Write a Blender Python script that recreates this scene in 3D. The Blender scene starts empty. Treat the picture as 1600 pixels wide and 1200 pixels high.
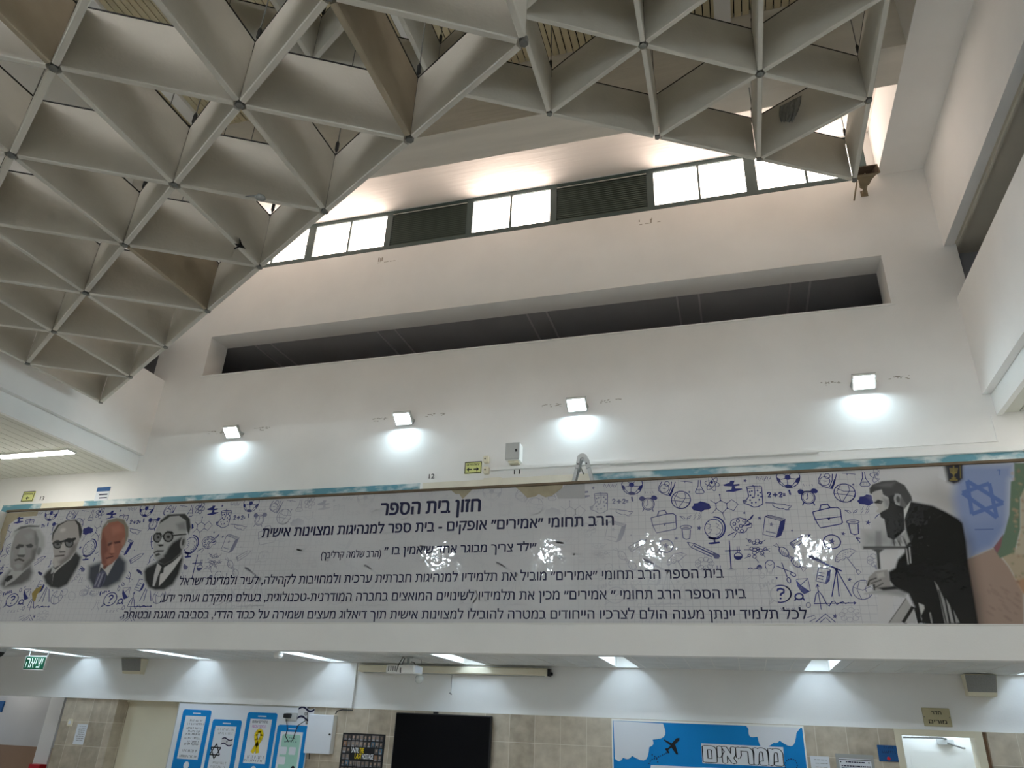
import bpy, math, random
import numpy as np
from mathutils import Matrix, Vector
from mathutils.geometry import delaunay_2d_cdt

random.seed(7)
SC = bpy.context.scene
COL = SC.collection

# ------------------------------------------------------------------ camera
FPX = 1144.645                      # focal length in pixels of the 1600x1200 frame
PITCH, ROLL, YAW = 0.444016584, -0.0446706537, -0.304077076
CAM = np.array([0.0, 0.0, 1.85])
_cy, _sy = math.cos(YAW), math.sin(YAW)
_fw = np.array([_sy*math.cos(PITCH), _cy*math.cos(PITCH), math.sin(PITCH)])
_r0 = np.array([_cy, -_sy, 0.0])
_d0 = np.cross(_fw, _r0)
_r = math.cos(ROLL)*_r0 + math.sin(ROLL)*_d0
_d = -math.sin(ROLL)*_r0 + math.cos(ROLL)*_d0
RM = np.array([_r, _d, _fw])
cam = bpy.data.cameras.new('camera')
cam.sensor_fit = 'HORIZONTAL'; cam.sensor_width = 36.0
cam.lens = FPX/1600*36.0
cam.clip_start = 0.05; cam.clip_end = 200
cam_o = bpy.data.objects.new('camera', cam); COL.objects.link(cam_o)
m = Matrix.Identity(4)
for i in range(3):
    m[i][0] = _r[i]; m[i][1] = -_d[i]; m[i][2] = -_fw[i]; m[i][3] = CAM[i]
cam_o.matrix_world = m
SC.camera = cam_o

# ------------------------------------------------------------------ world, exposure
w = bpy.data.worlds.new('world'); SC.world = w
w.use_nodes = True
w.node_tree.nodes['Background'].inputs[0].default_value = (0.75, 0.86, 1.0, 1)
w.node_tree.nodes['Background'].inputs[1].default_value = 0.4
SC.view_settings.view_transform = 'Standard'
SC.view_settings.look = 'None'
SC.view_settings.gamma = 1.0
SC.view_settings.use_curve_mapping = False
SC.view_settings.exposure = 0.88
SC.cycles.diffuse_bounces = 8       # a closed white hall: light bounces many times
PANE_POWER = 4.2        # daylight through the far clerestory
FILL_PANE_POWER = 7.5   # added fill from the unseen clerestory behind the camera
FLOOD_POWER = 66.0      # LED floodlights on the upper walls
TUBE_POWER = 9.5       # fluorescent fittings under the balcony
GALLERY_POWER = 17.0    # fluorescent fittings in the side galleries

# ------------------------------------------------------------------ measuring helpers
def ray(x, y):
    return RM.T @ np.array([(x-800)/FPX, (y-600)/FPX, 1.0])
def onY(x, y, Y):
    d = ray(x, y); return CAM + d*(Y/d[1])
def onZ(x, y, Z):
    d = ray(x, y); return CAM + d*((Z-CAM[2])/d[2])

# ------------------------------------------------------------------ materials
def lin(c):
    c = c/255.0
    return c/12.92 if c <= 0.04045 else ((c+0.055)/1.055)**2.4
def rgb(r, g, b):
    return (lin(r), lin(g), lin(b))
def mat(name, col, rough=0.6, var=0.0, scale=3.0, bump=0.0, bscale=40.0, spec=0.3, metal=0.0, stretch=(1, 1, 1), col2=None):
    mt = bpy.data.materials.new(name); mt.use_nodes = True
    nt = mt.node_tree; b = nt.nodes['Principled BSDF']
    b.inputs['Base Color'].default_value = (*col, 1)
    b.inputs['Roughness'].default_value = rough
    b.inputs['Specular IOR Level'].default_value = spec
    b.inputs['Metallic'].default_value = metal
    if var or bump:
        tc = nt.nodes.new('ShaderNodeNewGeometry')
        mp = nt.nodes.new('ShaderNodeMapping'); mp.inputs['Scale'].default_value = stretch
        nt.links.new(tc.outputs['Position'], mp.inputs['Vector'])
    if var:
        n = nt.nodes.new('ShaderNodeTexNoise'); n.inputs['Scale'].default_value = scale
        n.inputs['Detail'].default_value = 5
        nt.links.new(mp.outputs[0], n.inputs['Vector'])
        r = nt.nodes.new('ShaderNodeValToRGB')
        c2 = col2 if col2 else tuple(v*(1-var) for v in col)
        r.color_ramp.elements[0].color = (*c2, 1); r.color_ramp.elements[0].position = 0.3
        r.color_ramp.elements[1].color = (*col, 1); r.color_ramp.elements[1].position = 0.62
        nt.links.new(n.outputs['Fac'], r.inputs[0]); nt.links.new(r.outputs[0], b.inputs['Base Color'])
    if bump:
        n2 = nt.nodes.new('ShaderNodeTexNoise'); n2.inputs['Scale'].default_value = bscale
        n2.inputs['Detail'].default_value = 4
        nt.links.new(mp.outputs[0], n2.inputs['Vector'])
        bp = nt.nodes.new('ShaderNodeBump'); bp.inputs['Strength'].default_value = bump
        bp.inputs['Distance'].default_value = 0.02
        nt.links.new(n2.outputs['Fac'], bp.inputs['Height']); nt.links.new(bp.outputs[0], b.inputs['Normal'])
    return mt
def emit(name, col, power):
    mt = bpy.data.materials.new(name); mt.use_nodes = True
    nt = mt.node_tree
    b = nt.nodes['Principled BSDF']
    b.inputs['Base Color'].default_value = (*col, 1)
    b.inputs['Emission Color'].default_value = (*col, 1)
    b.inputs['Emission Strength'].default_value = power
    return mt
def tile_mat(name, c1, c2, grout, size, ox=0.0, oz=0.0, axis='XZ', rough=0.35):
    """square ceramic tiles with pale joints, each tile mottled"""
    mt = bpy.data.materials.new(name); mt.use_nodes = True
    nt = mt.node_tree; b = nt.nodes['Principled BSDF']; b.inputs['Roughness'].default_value = rough
    N = nt.nodes.new; L = nt.links.new
    g = N('ShaderNodeNewGeometry'); s = N('ShaderNodeSeparateXYZ'); L(g.outputs['Position'], s.inputs[0])
    def axisnode(k, off):
        a = N('ShaderNodeMath'); a.operation = 'ADD'; a.inputs[1].default_value = off
        if k == 'X+Y':
            p = N('ShaderNodeMath'); p.operation = 'ADD'
            L(s.outputs['X'], p.inputs[0]); L(s.outputs['Y'], p.inputs[1]); L(p.outputs[0], a.inputs[0])
        else:
            L(s.outputs[k], a.inputs[0])
        d = N('ShaderNodeMath'); d.operation = 'DIVIDE'; d.inputs[1].default_value = size; L(a.outputs[0], d.inputs[0])
        f = N('ShaderNodeMath'); f.operation = 'FRACT'; L(d.outputs[0], f.inputs[0])
        fl = N('ShaderNodeMath'); fl.operation = 'FLOOR'; L(d.outputs[0], fl.inputs[0])
        c = N('ShaderNodeMath'); c.operation = 'LESS_THAN'; c.inputs[1].default_value = 0.016; L(f.outputs[0], c.inputs[0])
        return c, fl
    cx, fx = axisnode('X+Y' if axis == 'XZ' else 'X', ox); cz, fz = axisnode('Z' if axis == 'XZ' else 'Y', oz)
    mx = N('ShaderNodeMath'); mx.operation = 'MAXIMUM'; L(cx.outputs[0], mx.inputs[0]); L(cz.outputs[0], mx.inputs[1])
    cb = N('ShaderNodeCombineXYZ'); L(fx.outputs[0], cb.inputs[0]); L(fz.outputs[0], cb.inputs[1])
    wn = N('ShaderNodeTexWhiteNoise'); L(cb.outputs[0], wn.inputs['Vector'])
    ns = N('ShaderNodeTexNoise'); ns.inputs['Scale'].default_value = 7; ns.inputs['Detail'].default_value = 6
    L(g.outputs['Position'], ns.inputs['Vector'])
    ad = N('ShaderNodeMath'); ad.operation = 'MULTIPLY_ADD'; ad.inputs[1].default_value = 0.35; L(wn.outputs['Value'], ad.inputs[0]); L(ns.outputs['Fac'], ad.inputs[2])
    r = N('ShaderNodeValToRGB'); r.color_ramp.elements[0].color = (*c1, 1); r.color_ramp.elements[1].color = (*c2, 1)
    r.color_ramp.elements[0].position = 0.4; r.color_ramp.elements[1].position = 0.95
    L(ad.outputs[0], r.inputs[0])
    mix = N('ShaderNodeMixRGB'); mix.inputs[2].default_value = (*grout, 1)
    L(mx.outputs[0], mix.inputs[0]); L(r.outputs[0], mix.inputs[1]); L(mix.outputs[0], b.inputs['Base Color'])
    return mt
def ink_mat(name, rough=0.3, bump=0.0):
    """printed vinyl: its colour is read from the print stored on the mesh"""
    mt = bpy.data.materials.new(name); mt.use_nodes = True
    nt = mt.node_tree; b = nt.nodes['Principled BSDF']; b.inputs['Roughness'].default_value = rough
    b.inputs['Specular IOR Level'].default_value = 0.5
    a = nt.nodes.new('ShaderNodeAttribute'); a.attribute_name = 'ink'
    nt.links.new(a.outputs['Color'], b.inputs['Base Color'])
    if bump: vinyl_bump(nt, b)
    return mt
def vinyl_bump(nt, b):
    g = nt.nodes.new('ShaderNodeNewGeometry')
    n = nt.nodes.new('ShaderNodeTexNoise'); n.inputs['Scale'].default_value = 5.5; n.inputs['Detail'].default_value = 2.5
    n.inputs['Roughness'].default_value = 0.55
    nt.links.new(g.outputs['Position'], n.inputs['Vector'])
    bp = nt.nodes.new('ShaderNodeBump'); bp.inputs['Strength'].default_value = 0.35; bp.inputs['Distance'].default_value = 0.0125
    nt.links.new(n.outputs['Fac'], bp.inputs['Height']); nt.links.new(bp.outputs[0], b.inputs['Normal'])
    if 'Coat Weight' in b.inputs: b.inputs['Coat Weight'].default_value = 0.0

WHITE = rgb(238, 237, 235)
M = {}
M['wall'] = mat('wall_paint', WHITE, 0.75, 0.05, 1.3, 0.05, 60, 0.2)
M['wall_lower'] = mat('wall_paint_lower', rgb(238, 238, 236), 0.7, 0.05, 1.1, 0.05, 60, 0.2)
M['concrete'] = mat('painted_board_marked_concrete', rgb(218, 212, 202), 0.8, 0.10, 2.5, 0.35, 9, 0.2, stretch=(0.25, 2.2, 2.2))
M['bay'] = mat('bay_ceiling_paint', rgb(246, 236, 229), 0.7, 0.05, 2.0, 0.4, 8, 0.2, stretch=(0.15, 2.0, 2.0))
M['board'] = mat('baffle_board_paint', rgb(206, 202, 192), 0.8, 0.12, 1.7, 0.12, 30, 0.15)
M['board_b'] = mat('baffle_board_stained', rgb(172, 160, 140), 0.85, 0.2, 2.0, 0.12, 30, 0.15)
M['black'] = mat('black_edge', (0.012, 0.011, 0.01), 0.6)
M['steel'] = mat('galvanised_steel', rgb(120, 120, 116), 0.45, 0.2, 20, spec=0.5, metal=0.4)
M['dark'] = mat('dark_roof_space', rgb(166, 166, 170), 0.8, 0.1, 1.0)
M['soffit_grey'] = mat('grey_soffit', rgb(216, 210, 196), 0.8, 0.1, 1.0)
M['slat'] = mat('cream_ceiling_slat', rgb(206, 194, 162), 0.5, 0.08, 3.0)
M['frame'] = mat('dark_green_aluminium', rgb(58, 76, 76), 0.4, spec=0.5)
M['louvre'] = mat('dark_louvre', rgb(92, 104, 98), 0.5, spec=0.4)
M['plank'] = mat('soffit_panel', rgb(220, 222, 220), 0.6, 0.12, 3.0)
M['joint'] = mat('panel_joint', rgb(226, 226, 222), 0.6)
M['strip'] = mat('metal_strip_ceiling', rgb(206, 206, 196), 0.5, 0.06, 2.0)
M['floor'] = tile_mat('terrazzo_floor', rgb(196, 192, 186), rgb(212, 209, 204), rgb(170, 168, 164), 0.3, axis='XY')
M['tile'] = tile_mat('beige_wall_tiles', rgb(162, 150, 132), rgb(204, 193, 174), rgb(220, 214, 200), 0.335, oz=-0.065)
M['cap'] = mat('brown_wood_cap', rgb(120, 104, 84), 0.6, 0.2, 8)
M['white_plastic'] = mat('white_plastic', rgb(238, 238, 234), 0.4, spec=0.4)
M['cream'] = mat('cream_paint', rgb(226, 220, 198), 0.5, 0.05, 2)
M['ivory'] = mat('ivory_plastic', rgb(226, 219, 196), 0.45)
M['grey_box'] = mat('light_grey_enamel', rgb(186, 188, 186), 0.45)
M['alu'] = mat('aluminium', rgb(168, 170, 170), 0.4, metal=0.5, spec=0.5)
M['rubber'] = mat('black_plastic', (0.02, 0.02, 0.022), 0.5)
M['grille'] = mat('grey_speaker_cloth', rgb(150, 150, 147), 0.9, 0.15, 90)
M['sign_yellow'] = mat('photoluminescent_yellow', rgb(222, 226, 150), 0.5)
M['ink_black'] = mat('black_print', (0.012, 0.012, 0.014), 0.5)
M['ink_navy'] = mat('navy_print', (0.008, 0.008, 0.05), 0.35)
M['blue'] = mat('blue_card', rgb(4, 134, 206), 0.75, 0.05, 3)
M['blue_dark'] = mat('blue_enamel', rgb(28, 84, 140), 0.5)
M['paper'] = mat('white_paper', rgb(222, 226, 232), 0.7)
M['yellow'] = mat('yellow_print', rgb(236, 208, 20), 0.6)
M['teal'] = mat('teal_print', rgb(166, 210, 194), 0.6)
M['gold'] = mat('brass_plate', rgb(192, 184, 150), 0.4, 0.1, 8, metal=0.3)
M['glass'] = mat('dark_screen_glass', (0.004, 0.004, 0.005), 0.08, spec=0.12)
M['green'] = mat('exit_green', rgb(8, 96, 66), 0.5)
M['horn'] = mat('beige_horn_plastic', rgb(134, 120, 96), 0.55, 0.2, 6)
M['horn_in'] = mat('dark_horn_mouth', rgb(74, 62, 50), 0.7)
M['rag'] = mat('grey_cloth', rgb(150, 152, 150), 0.9, 0.3, 25)
M['grime'] = mat('wall_mark', rgb(176, 170, 160), 0.8, 0.4, 30)
M['dado'] = mat('brown_dado_paint', rgb(150, 122, 98), 0.6, 0.1, 2)
M['greywall'] = mat('grey_wall_paint', rgb(196, 196, 196), 0.7, 0.05, 2)
M['flag'] = mat('flag_cloth', rgb(206, 206, 208), 0.8)
M['bare'] = mat('bare_wall_strip', rgb(230, 224, 208), 0.7, 0.08, 4)
M['red'] = mat('red_enamel', rgb(190, 30, 40), 0.5)
M['bulb'] = mat('clear_plastic_ball', rgb(220, 224, 222), 0.15, spec=0.5)
PAPER = (0.63, 0.63, 0.65)
M['ink'] = ink_mat('printed_vinyl', 0.04, 0.5)
M['card'] = ink_mat('printed_card', 0.6)
M['lamp'] = emit('floodlight_lens', (0.70, 0.90, 1.0), FLOOD_POWER)
M['lamp_front'] = emit('floodlight_lens_bright', (0.80, 0.93, 1.0), FLOOD_POWER*2.8)
M['tube'] = emit('fluorescent_diffuser', (0.70, 0.85, 1.0), TUBE_POWER)
M['gtube'] = emit('gallery_diffuser', (1.0, 0.97, 0.90), GALLERY_POWER)
M['exit_glow'] = emit('exit_letters', (0.85, 1.0, 0.92), 0.25)
def pane_mat(name, power, c0=(0.93, 0.79, 0.68), c1=(1.0, 0.87, 0.78)):
    """ribbed translucent sheet lit from outside by the sky"""
    mt = bpy.data.materials.new(name); mt.use_nodes = True
    nt = mt.node_tree; b = nt.nodes['Principled BSDF']
    b.inputs['Base Color'].default_value = (0.8, 0.8, 0.8, 1); b.inputs['Roughness'].default_value = 0.4
    g = nt.nodes.new('ShaderNodeNewGeometry')
    mp = nt.nodes.new('ShaderNodeMapping'); mp.inputs['Scale'].default_value = (1, 0, 0.04)
    nt.links.new(g.outputs['Position'], mp.inputs['Vector'])
    n = nt.nodes.new('ShaderNodeTexNoise'); n.inputs['Scale'].default_value = 14; n.inputs['Detail'].default_value = 2
    nt.links.new(mp.outputs[0], n.inputs['Vector'])
    r = nt.nodes.new('ShaderNodeValToRGB')
    r.color_ramp.elements[0].color = (*c0, 1); r.color_ramp.elements[1].color = (*c1, 1)
    r.color_ramp.elements[0].position = 0.35; r.color_ramp.elements[1].position = 0.6
    nt.links.new(n.outputs['Fac'], r.inputs[0]); nt.links.new(r.outputs[0], b.inputs['Emission Color'])
    b.inputs['Emission Strength'].default_value = power
    return mt
M['pane'] = pane_mat('translucent_pane', PANE_POWER)
M['fill_pane'] = pane_mat('unseen_fill_pane', FILL_PANE_POWER, (0.92, 0.93, 0.94), (0.98, 0.99, 1.0))  # glow for the added windows behind the camera
def banner_mat():
    """glossy grey vinyl printed with graph-paper lines"""
    mt = bpy.data.materials.new('banner_vinyl'); mt.use_nodes = True
    nt = mt.node_tree; b = nt.nodes['Principled BSDF']; b.inputs['Roughness'].default_value = 0.04
    b.inputs['Specular IOR Level'].default_value = 0.5
    N = nt.nodes.new; L = nt.links.new
    g = N('ShaderNodeNewGeometry'); s = N('ShaderNodeSeparateXYZ'); L(g.outputs['Position'], s.inputs[0])
    out = []
    for ax in ('X', 'Z'):
        d = N('ShaderNodeMath'); d.operation = 'DIVIDE'; d.inputs[1].default_value = 0.079; L(s.outputs[ax], d.inputs[0])
        f = N('ShaderNodeMath'); f.operation = 'FRACT'; L(d.outputs[0], f.inputs[0])
        c = N('ShaderNodeMath'); c.operation = 'LESS_THAN'; c.inputs[1].default_value = 0.055; L(f.outputs[0], c.inputs[0]); out.append(c)
    mx = N('ShaderNodeMath'); mx.operation = 'MAXIMUM'; L(out[0].outputs[0], mx.inputs[0]); L(out[1].outputs[0], mx.inputs[1])
    # the print fades out behind the lettering and at the portrait end
    def ramp(src, pts):
        r = N('ShaderNodeValToRGB')
        e = r.color_ramp.elements
        e[0].position, e[0].color = pts[0][0], (pts[0][1],)*3+(1,)
        e[1].position, e[1].color = pts[-1][0], (pts[-1][1],)*3+(1,)
        for p, v in pts[1:-1]:
            k = e.new(p); k.color = (v, v, v, 1)
        mr = N('ShaderNodeMapRange'); mr.inputs[1].default_value = -10.7; mr.inputs[2].default_value = 4.3
        L(src, mr.inputs[0]); L(mr.outputs[0], r.inputs[0]); return r
    q = lambda x: (x+10.7)/15.0
    r = ramp(s.outputs['X'], [(q(-10.7), .8), (q(-6.2), .8), (q(-5.0), .1), (q(-2.2), .1), (q(-0.9), .9), (q(1.3), .9), (q(1.7), 0)])
    mu = N('ShaderNodeMath'); mu.operation = 'MULTIPLY'; L(mx.outputs[0], mu.inputs[0]); L(r.outputs[0], mu.inputs[1])
    mu2 = N('ShaderNodeMath'); mu2.operation = 'MULTIPLY'; L(mu.outputs[0], mu2.inputs[0]); mu2.inputs[1].default_value = 0.34
    mix = N('ShaderNodeMixRGB'); mix.inputs[1].default_value = (*PAPER, 1); mix.inputs[2].default_value = (0.16, 0.17, 0.26, 1)
    L(mu2.outputs[0], mix.inputs[0]); L(mix.outputs[0], b.inputs['Base Color'])
    vinyl_bump(nt, b)
    return mt
M['banner'] = banner_mat()
def cloud_mat():
    """wallpaper border printed with white clouds on a teal sky"""
    mt = bpy.data.materials.new('cloud_wallpaper'); mt.use_nodes = True
    nt = mt.node_tree; b = nt.nodes['Principled BSDF']; b.inputs['Roughness'].default_value = 0.45
    N = nt.nodes.new; L = nt.links.new
    g = N('ShaderNodeNewGeometry')
    mp = N('ShaderNodeMapping'); mp.inputs['Scale'].default_value = (1.0, 1.0, 2.4); L(g.outputs['Position'], mp.inputs['Vector'])
    n = N('ShaderNodeTexNoise'); n.inputs['Scale'].default_value = 2.2; n.inputs['Detail'].default_value = 5; L(mp.outputs[0], n.inputs['Vector'])
    r = N('ShaderNodeValToRGB'); e = r.color_ramp.elements
    e[0].position, e[0].color = 0.47, (*rgb(92, 146, 162), 1)
    e[1].position, e[1].color = 0.61, (*rgb(206, 214, 214), 1)
    L(n.outputs['Fac'], r.inputs[0]); L(r.outputs[0], b.inputs['Base Color'])
    return mt
M['clouds'] = cloud_mat()

# ------------------------------------------------------------------ object helpers
ORG = {}
def put(o, label=None, cat=None, group=None, kind=None):
    if label: o['label'] = label
    if cat: o['category'] = cat
    if group: o['group'] = group
    if kind: o['kind'] = kind
    return o
def empty(name, loc, label, cat, group=None, kind=None):
    o = bpy.data.objects.new(name, None); COL.objects.link(o)
    o.empty_display_size = 0.1
    o.location = loc; ORG[o.name] = Vector(loc)
    return put(o, label, cat, group, kind)
class MB:
    def __init__(s):
        s.v = []; s.f = []; s.mi = []; s.c = []
    def add(s, vs, fs, mi=0):
        n = len(s.v); s.v += [tuple(p) for p in vs]
        s.f += [tuple(i+n for i in f) for f in fs]; s.mi += [mi]*len(fs)
        return s
    def box(s, x0, x1, y0, y1, z0, z1, mi=0, top=None):
        vs = [(x0, y0, z0), (x1, y0, z0), (x1, y1, z0), (x0, y1, z0), (x0, y0, z1), (x1, y0, z1), (x1, y1, z1), (x0, y1, z1)]
        s.add(vs, [(0, 3, 2, 1), (0, 1, 5, 4), (1, 2, 6, 5), (2, 3, 7, 6), (3, 0, 4, 7)], mi)
        n = len(s.v)-8; s.f.append((n+4, n+5, n+6, n+7)); s.mi.append(mi if top is None else top)
        return s
    def rbox(s, x0, x1, y0, y1, z0, z1, b=0.01, mi=0):
        """box with chamfered vertical-plane outline (front view), extruded in Y with a bevelled front"""
        def loop(d, y):
            return [(x0+b+d, y, z0+d), (x1-b-d, y, z0+d), (x1-d, y, z0+b+d), (x1-d, y, z1-b-d), (x1-b-d, y, z1-d), (x0+b+d, y, z1-d), (x0+d, y, z1-b-d), (x0+d, y, z0+b+d)]
        vs = loop(b, y0)+loop(0, y0+b)+loop(0, y1)
        fs = [tuple(range(8)), tuple(range(23, 15, -1))]
        for k in range(2):
            for i in range(8):
                j = (i+1) % 8; fs.append((k*8+j, k*8+i, (k+1)*8+i, (k+1)*8+j))
        return s.add(vs, fs, mi)
    def prism(s, poly, y0, y1, mi=0):
        """outline in the XZ plane extruded from y0 (front) to y1"""
        n = len(poly); vs = [(x, y0, z) for x, z in poly]+[(x, y1, z) for x, z in poly]
        fs = [tuple(range(n)), tuple(range(2*n-1, n-1, -1))]
        for i in range(n):
            j = (i+1) % n; fs.append((j, i, n+i, n+j))
        return s.add(vs, fs, mi)
    def tube(s, pts, r, n=8, mi=0, cap=True):
        pts = [Vector(p) for p in pts]; rs = r if isinstance(r, (list, tuple)) else [r]*len(pts)
        vs = []; fs = []
        for k, p in enumerate(pts):
            a = pts[max(k-1, 0)]; b = pts[min(k+1, len(pts)-1)]; t = (b-a).normalized()
            u = t.cross(Vector((0, 0, 1)))
            if u.length < 1e-3: u = t.cross(Vector((1, 0, 0)))
            u.normalize(); w_ = t.cross(u)
            for i in range(n):
                an = 2*math.pi*i/n
                vs.append(p+u*(rs[k]*math.cos(an))+w_*(rs[k]*math.sin(an)))
        for k in range(len(pts)-1):
            for i in range(n):
                j = (i+1) % n; fs.append((k*n+i, k*n+j, (k+1)*n+j, (k+1)*n+i))
        if cap:
            fs.append(tuple(range(n-1, -1, -1))); fs.append(tuple(range((len(pts)-1)*n, len(pts)*n)))
        return s.add(vs, fs, mi)
    def ball(s, c, r, n=12, mi=0, sz=1.0):
        vs = []; fs = []
        for a in range(n+1):
            th = math.pi*a/n
            for b in range(2*n):
                ph = math.pi*b/n
                vs.append((c[0]+r*math.sin(th)*math.cos(ph), c[1]+r*math.sin(th)*math.sin(ph), c[2]+r*sz*math.cos(th)))
        for a in range(n):
            for b in range(2*n):
                b2 = (b+1) % (2*n); fs.append((a*2*n+b, (a+1)*2*n+b, (a+1)*2*n+b2, a*2*n+b2))
        return s.add(vs, fs, mi)
    def obox(s, c, ax, ay, az, mi=0):
        """box from a centre and three half-axis vectors"""
        c, ax, ay, az = (Vector(q) for q in (c, ax, ay, az)); vs = []
        for k in (-1, 1):
            for (i, j) in ((-1, -1), (1, -1), (1, 1), (-1, 1)):
                vs.append(c+ax*i+ay*j+az*k)
        return s.add(vs, [(0, 3, 2, 1), (4, 5, 6, 7), (0, 1, 5, 4), (1, 2, 6, 5), (2, 3, 7, 6), (3, 0, 4, 7)], mi)
    def build(s, name, mats, parent=None, label=None, cat=None, group=None, kind=None, smooth=False, loc=None):
        mats = mats if isinstance(mats, (list, tuple)) else [mats]
        if parent is not None: org = ORG[parent.name]
        elif loc is not None: org = Vector(loc)
        elif kind == 'structure' or not s.v: org = Vector((0, 0, 0))
        else:
            a = np.array(s.v); lo, hi = a.min(0), a.max(0)
            org = Vector(((lo[0]+hi[0])/2, (lo[1]+hi[1])/2, lo[2]))
        me = bpy.data.meshes.new(name)
        me.from_pydata([(v[0]-org.x, v[1]-org.y, v[2]-org.z) for v in s.v], [], s.f)
        for mm in mats: me.materials.append(mm)
        me.polygons.foreach_set('material_index', s.mi)
        if s.c:
            at = me.color_attributes.new('ink', 'FLOAT_COLOR', 'POINT')
            arr = np.ones((len(s.v), 4), dtype=np.float32); arr[:, :3] = np.array(s.c)
            at.data.foreach_set('color', arr.ravel())
        if smooth:
            me.polygons.foreach_set('use_smooth', [True]*len(me.polygons))
        me.update()
        o = bpy.data.objects.new(name, me); COL.objects.link(o)
        ORG[o.name] = org
        if parent is not None: o.parent = parent
        else: o.location = org
        return put(o, label, cat, group, kind)
def struct(name, mb, mats, parent=None):
    return mb.build(name, mats, parent, kind=None if parent else 'structure')

def fill_outlines(pts, ed):
    """triangles inside closed outlines, letter by letter (even-odd rule)"""
    ed = np.array(ed); par = list(range(len(pts)))
    def find(a):
        while par[a] != a: par[a] = par[par[a]]; a = par[a]
        return a
    for a, b in ed: par[find(a)] = find(b)
    root = np.array([find(k) for k in range(len(pts))])
    boxes = sorted((pts[root == r][:, 0].min(), pts[root == r][:, 0].max(), r) for r in set(root))
    groups = []
    for lo, hi, r in boxes:
        if groups and lo < groups[-1][0]-.02: groups[-1][0] = max(groups[-1][0], hi); groups[-1][1].append(r)
        else: groups.append([hi, [r]])
    V, F = [], []
    for _, rs in groups:
        idx = np.nonzero(np.isin(root, rs))[0]; mp = {k: n for n, k in enumerate(idx)}
        e = [(mp[a], mp[b]) for a, b in ed if a in mp and b in mp]
        q = delaunay_2d_cdt([Vector(pts[k]) for k in idx], e, [], 0, 1e-5)
        vs = np.array([tuple(v) for v in q[0]]); tr = [f for f in q[2] if len(f) == 3]
        if not tr: continue
        c = vs[np.array(tr)].mean(1); P = pts[idx]; A = P[[a for a, b in e]]; B = P[[b for a, b in e]]
        yc = c[:, 1][:, None]; cross = (A[:, 1] > yc) != (B[:, 1] > yc)
        dy = np.where(B[:, 1] == A[:, 1], 1e-12, B[:, 1]-A[:, 1])
        xi = A[:, 0]+(yc-A[:, 1])/dy*(B[:, 0]-A[:, 0])
        ins = (cross & (xi > c[:, 0][:, None])).sum(1) % 2 == 1
        n = len(V); V += [tuple(v) for v in vs]; F += [tuple(i+n for i in t) for t, k in zip(tr, ins) if k]
    used = sorted({i for f in F for i in f}); rm = {o: k for k, o in enumerate(used)}
    return np.array(V)[used], [tuple(rm[i] for i in f) for f in F]
def lettering(name, text, m_, parent, x0, x1, z0, z1, y, bold=0.0, depth=0.002, label=None):
    """flat printed letters filling the rectangle x0..x1, z0..z1 on the plane Y = y"""
    cu = bpy.data.curves.new(name, 'FONT'); cu.body = text; cu.size = 1.0
    cu.fill_mode = 'NONE'; cu.extrude = 0.0; cu.resolution_u = 3
    tmp = bpy.data.objects.new(name, cu); COL.objects.link(tmp)
    dg = bpy.context.evaluated_depsgraph_get(); dg.update()
    m0 = bpy.data.meshes.new_from_object(tmp.evaluated_get(dg))
    bpy.data.objects.remove(tmp); bpy.data.curves.remove(cu)
    pts = np.array([v.co[:2] for v in m0.vertices]); ed = [tuple(e.vertices) for e in m0.edges]; bpy.data.meshes.remove(m0)
    co, fs = fill_outlines(pts, ed)
    lo, hi = co.min(0), co.max(0)
    sx, sz = (x1-x0)/(hi[0]-lo[0]), (z1-z0)/(hi[1]-lo[1])
    q = np.stack([x0+(co[:, 0]-lo[0])*sx, z0+(co[:, 1]-lo[1])*sz], 1)
    mb = MB(); e = bold*sz
    # heavier type is struck several times, slightly moved
    for k, (dx, dz) in enumerate(((0, 0),) if not bold else ((-e, 0), (e, 0), (0, e*.6), (0, -e*.6), (e*.7, e*.4), (-e*.7, e*.4), (e*.7, -e*.4), (-e*.7, -e*.4))):
        mb.add([(a+dx, y-k*.00012, b_+dz) for a, b_ in q], fs)
    return mb.build(name, m_, parent, label=label)
def rtl(s):
    """Hebrew runs are set from right to left"""
    s = s[::-1]
    return s.translate(str.maketrans('()', ')('))

# ================================================================== the hall
XL, XR = -9.97, 3.28          # upper side walls
YB, YF = 10.0, -3.0           # far wall and the wall behind the camera
ZC = 9.87                     # flat ceiling strip
# far wall, with the long opening, and the clerestory above it
b = MB()
b.box(-13.6, 6.9, 10.0, 10.48, 3.0, 5.42)
b.box(-13.6, 3.325, 10.0, 10.48, 5.42, 7.57)
b.box(3.325, 6.9, 10.0, 10.48, 5.42, 7.3)
b.box(XL-.3, -9.14, 10.0, 10.48, 7.57, 8.40); b.box(2.455, 3.44, 10.0, 10.48, 7.57, 8.40)
b.box(XL-.3, 3.44, 10.0, 10.48, 8.40, 9.84)
b.box(XL-.3, -9.2, 10.0, 10.48, 9.84, 11.1); b.box(2.52, 3.44, 10.0, 10.48, 9.84, 11.1)
b.box(-9.2, 2.52, 10.0, 10.48, 10.745, 11.1)
struct('wall_back', b, M['wall'])
b = MB(); b.box(1.2, 3.325, 9.982, 10.0, 5.412, 5.424); b.box(3.313, 3.325, 9.982, 10.0, 5.424, 5.76); struct('trim_15', b, M['wall'])
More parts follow.
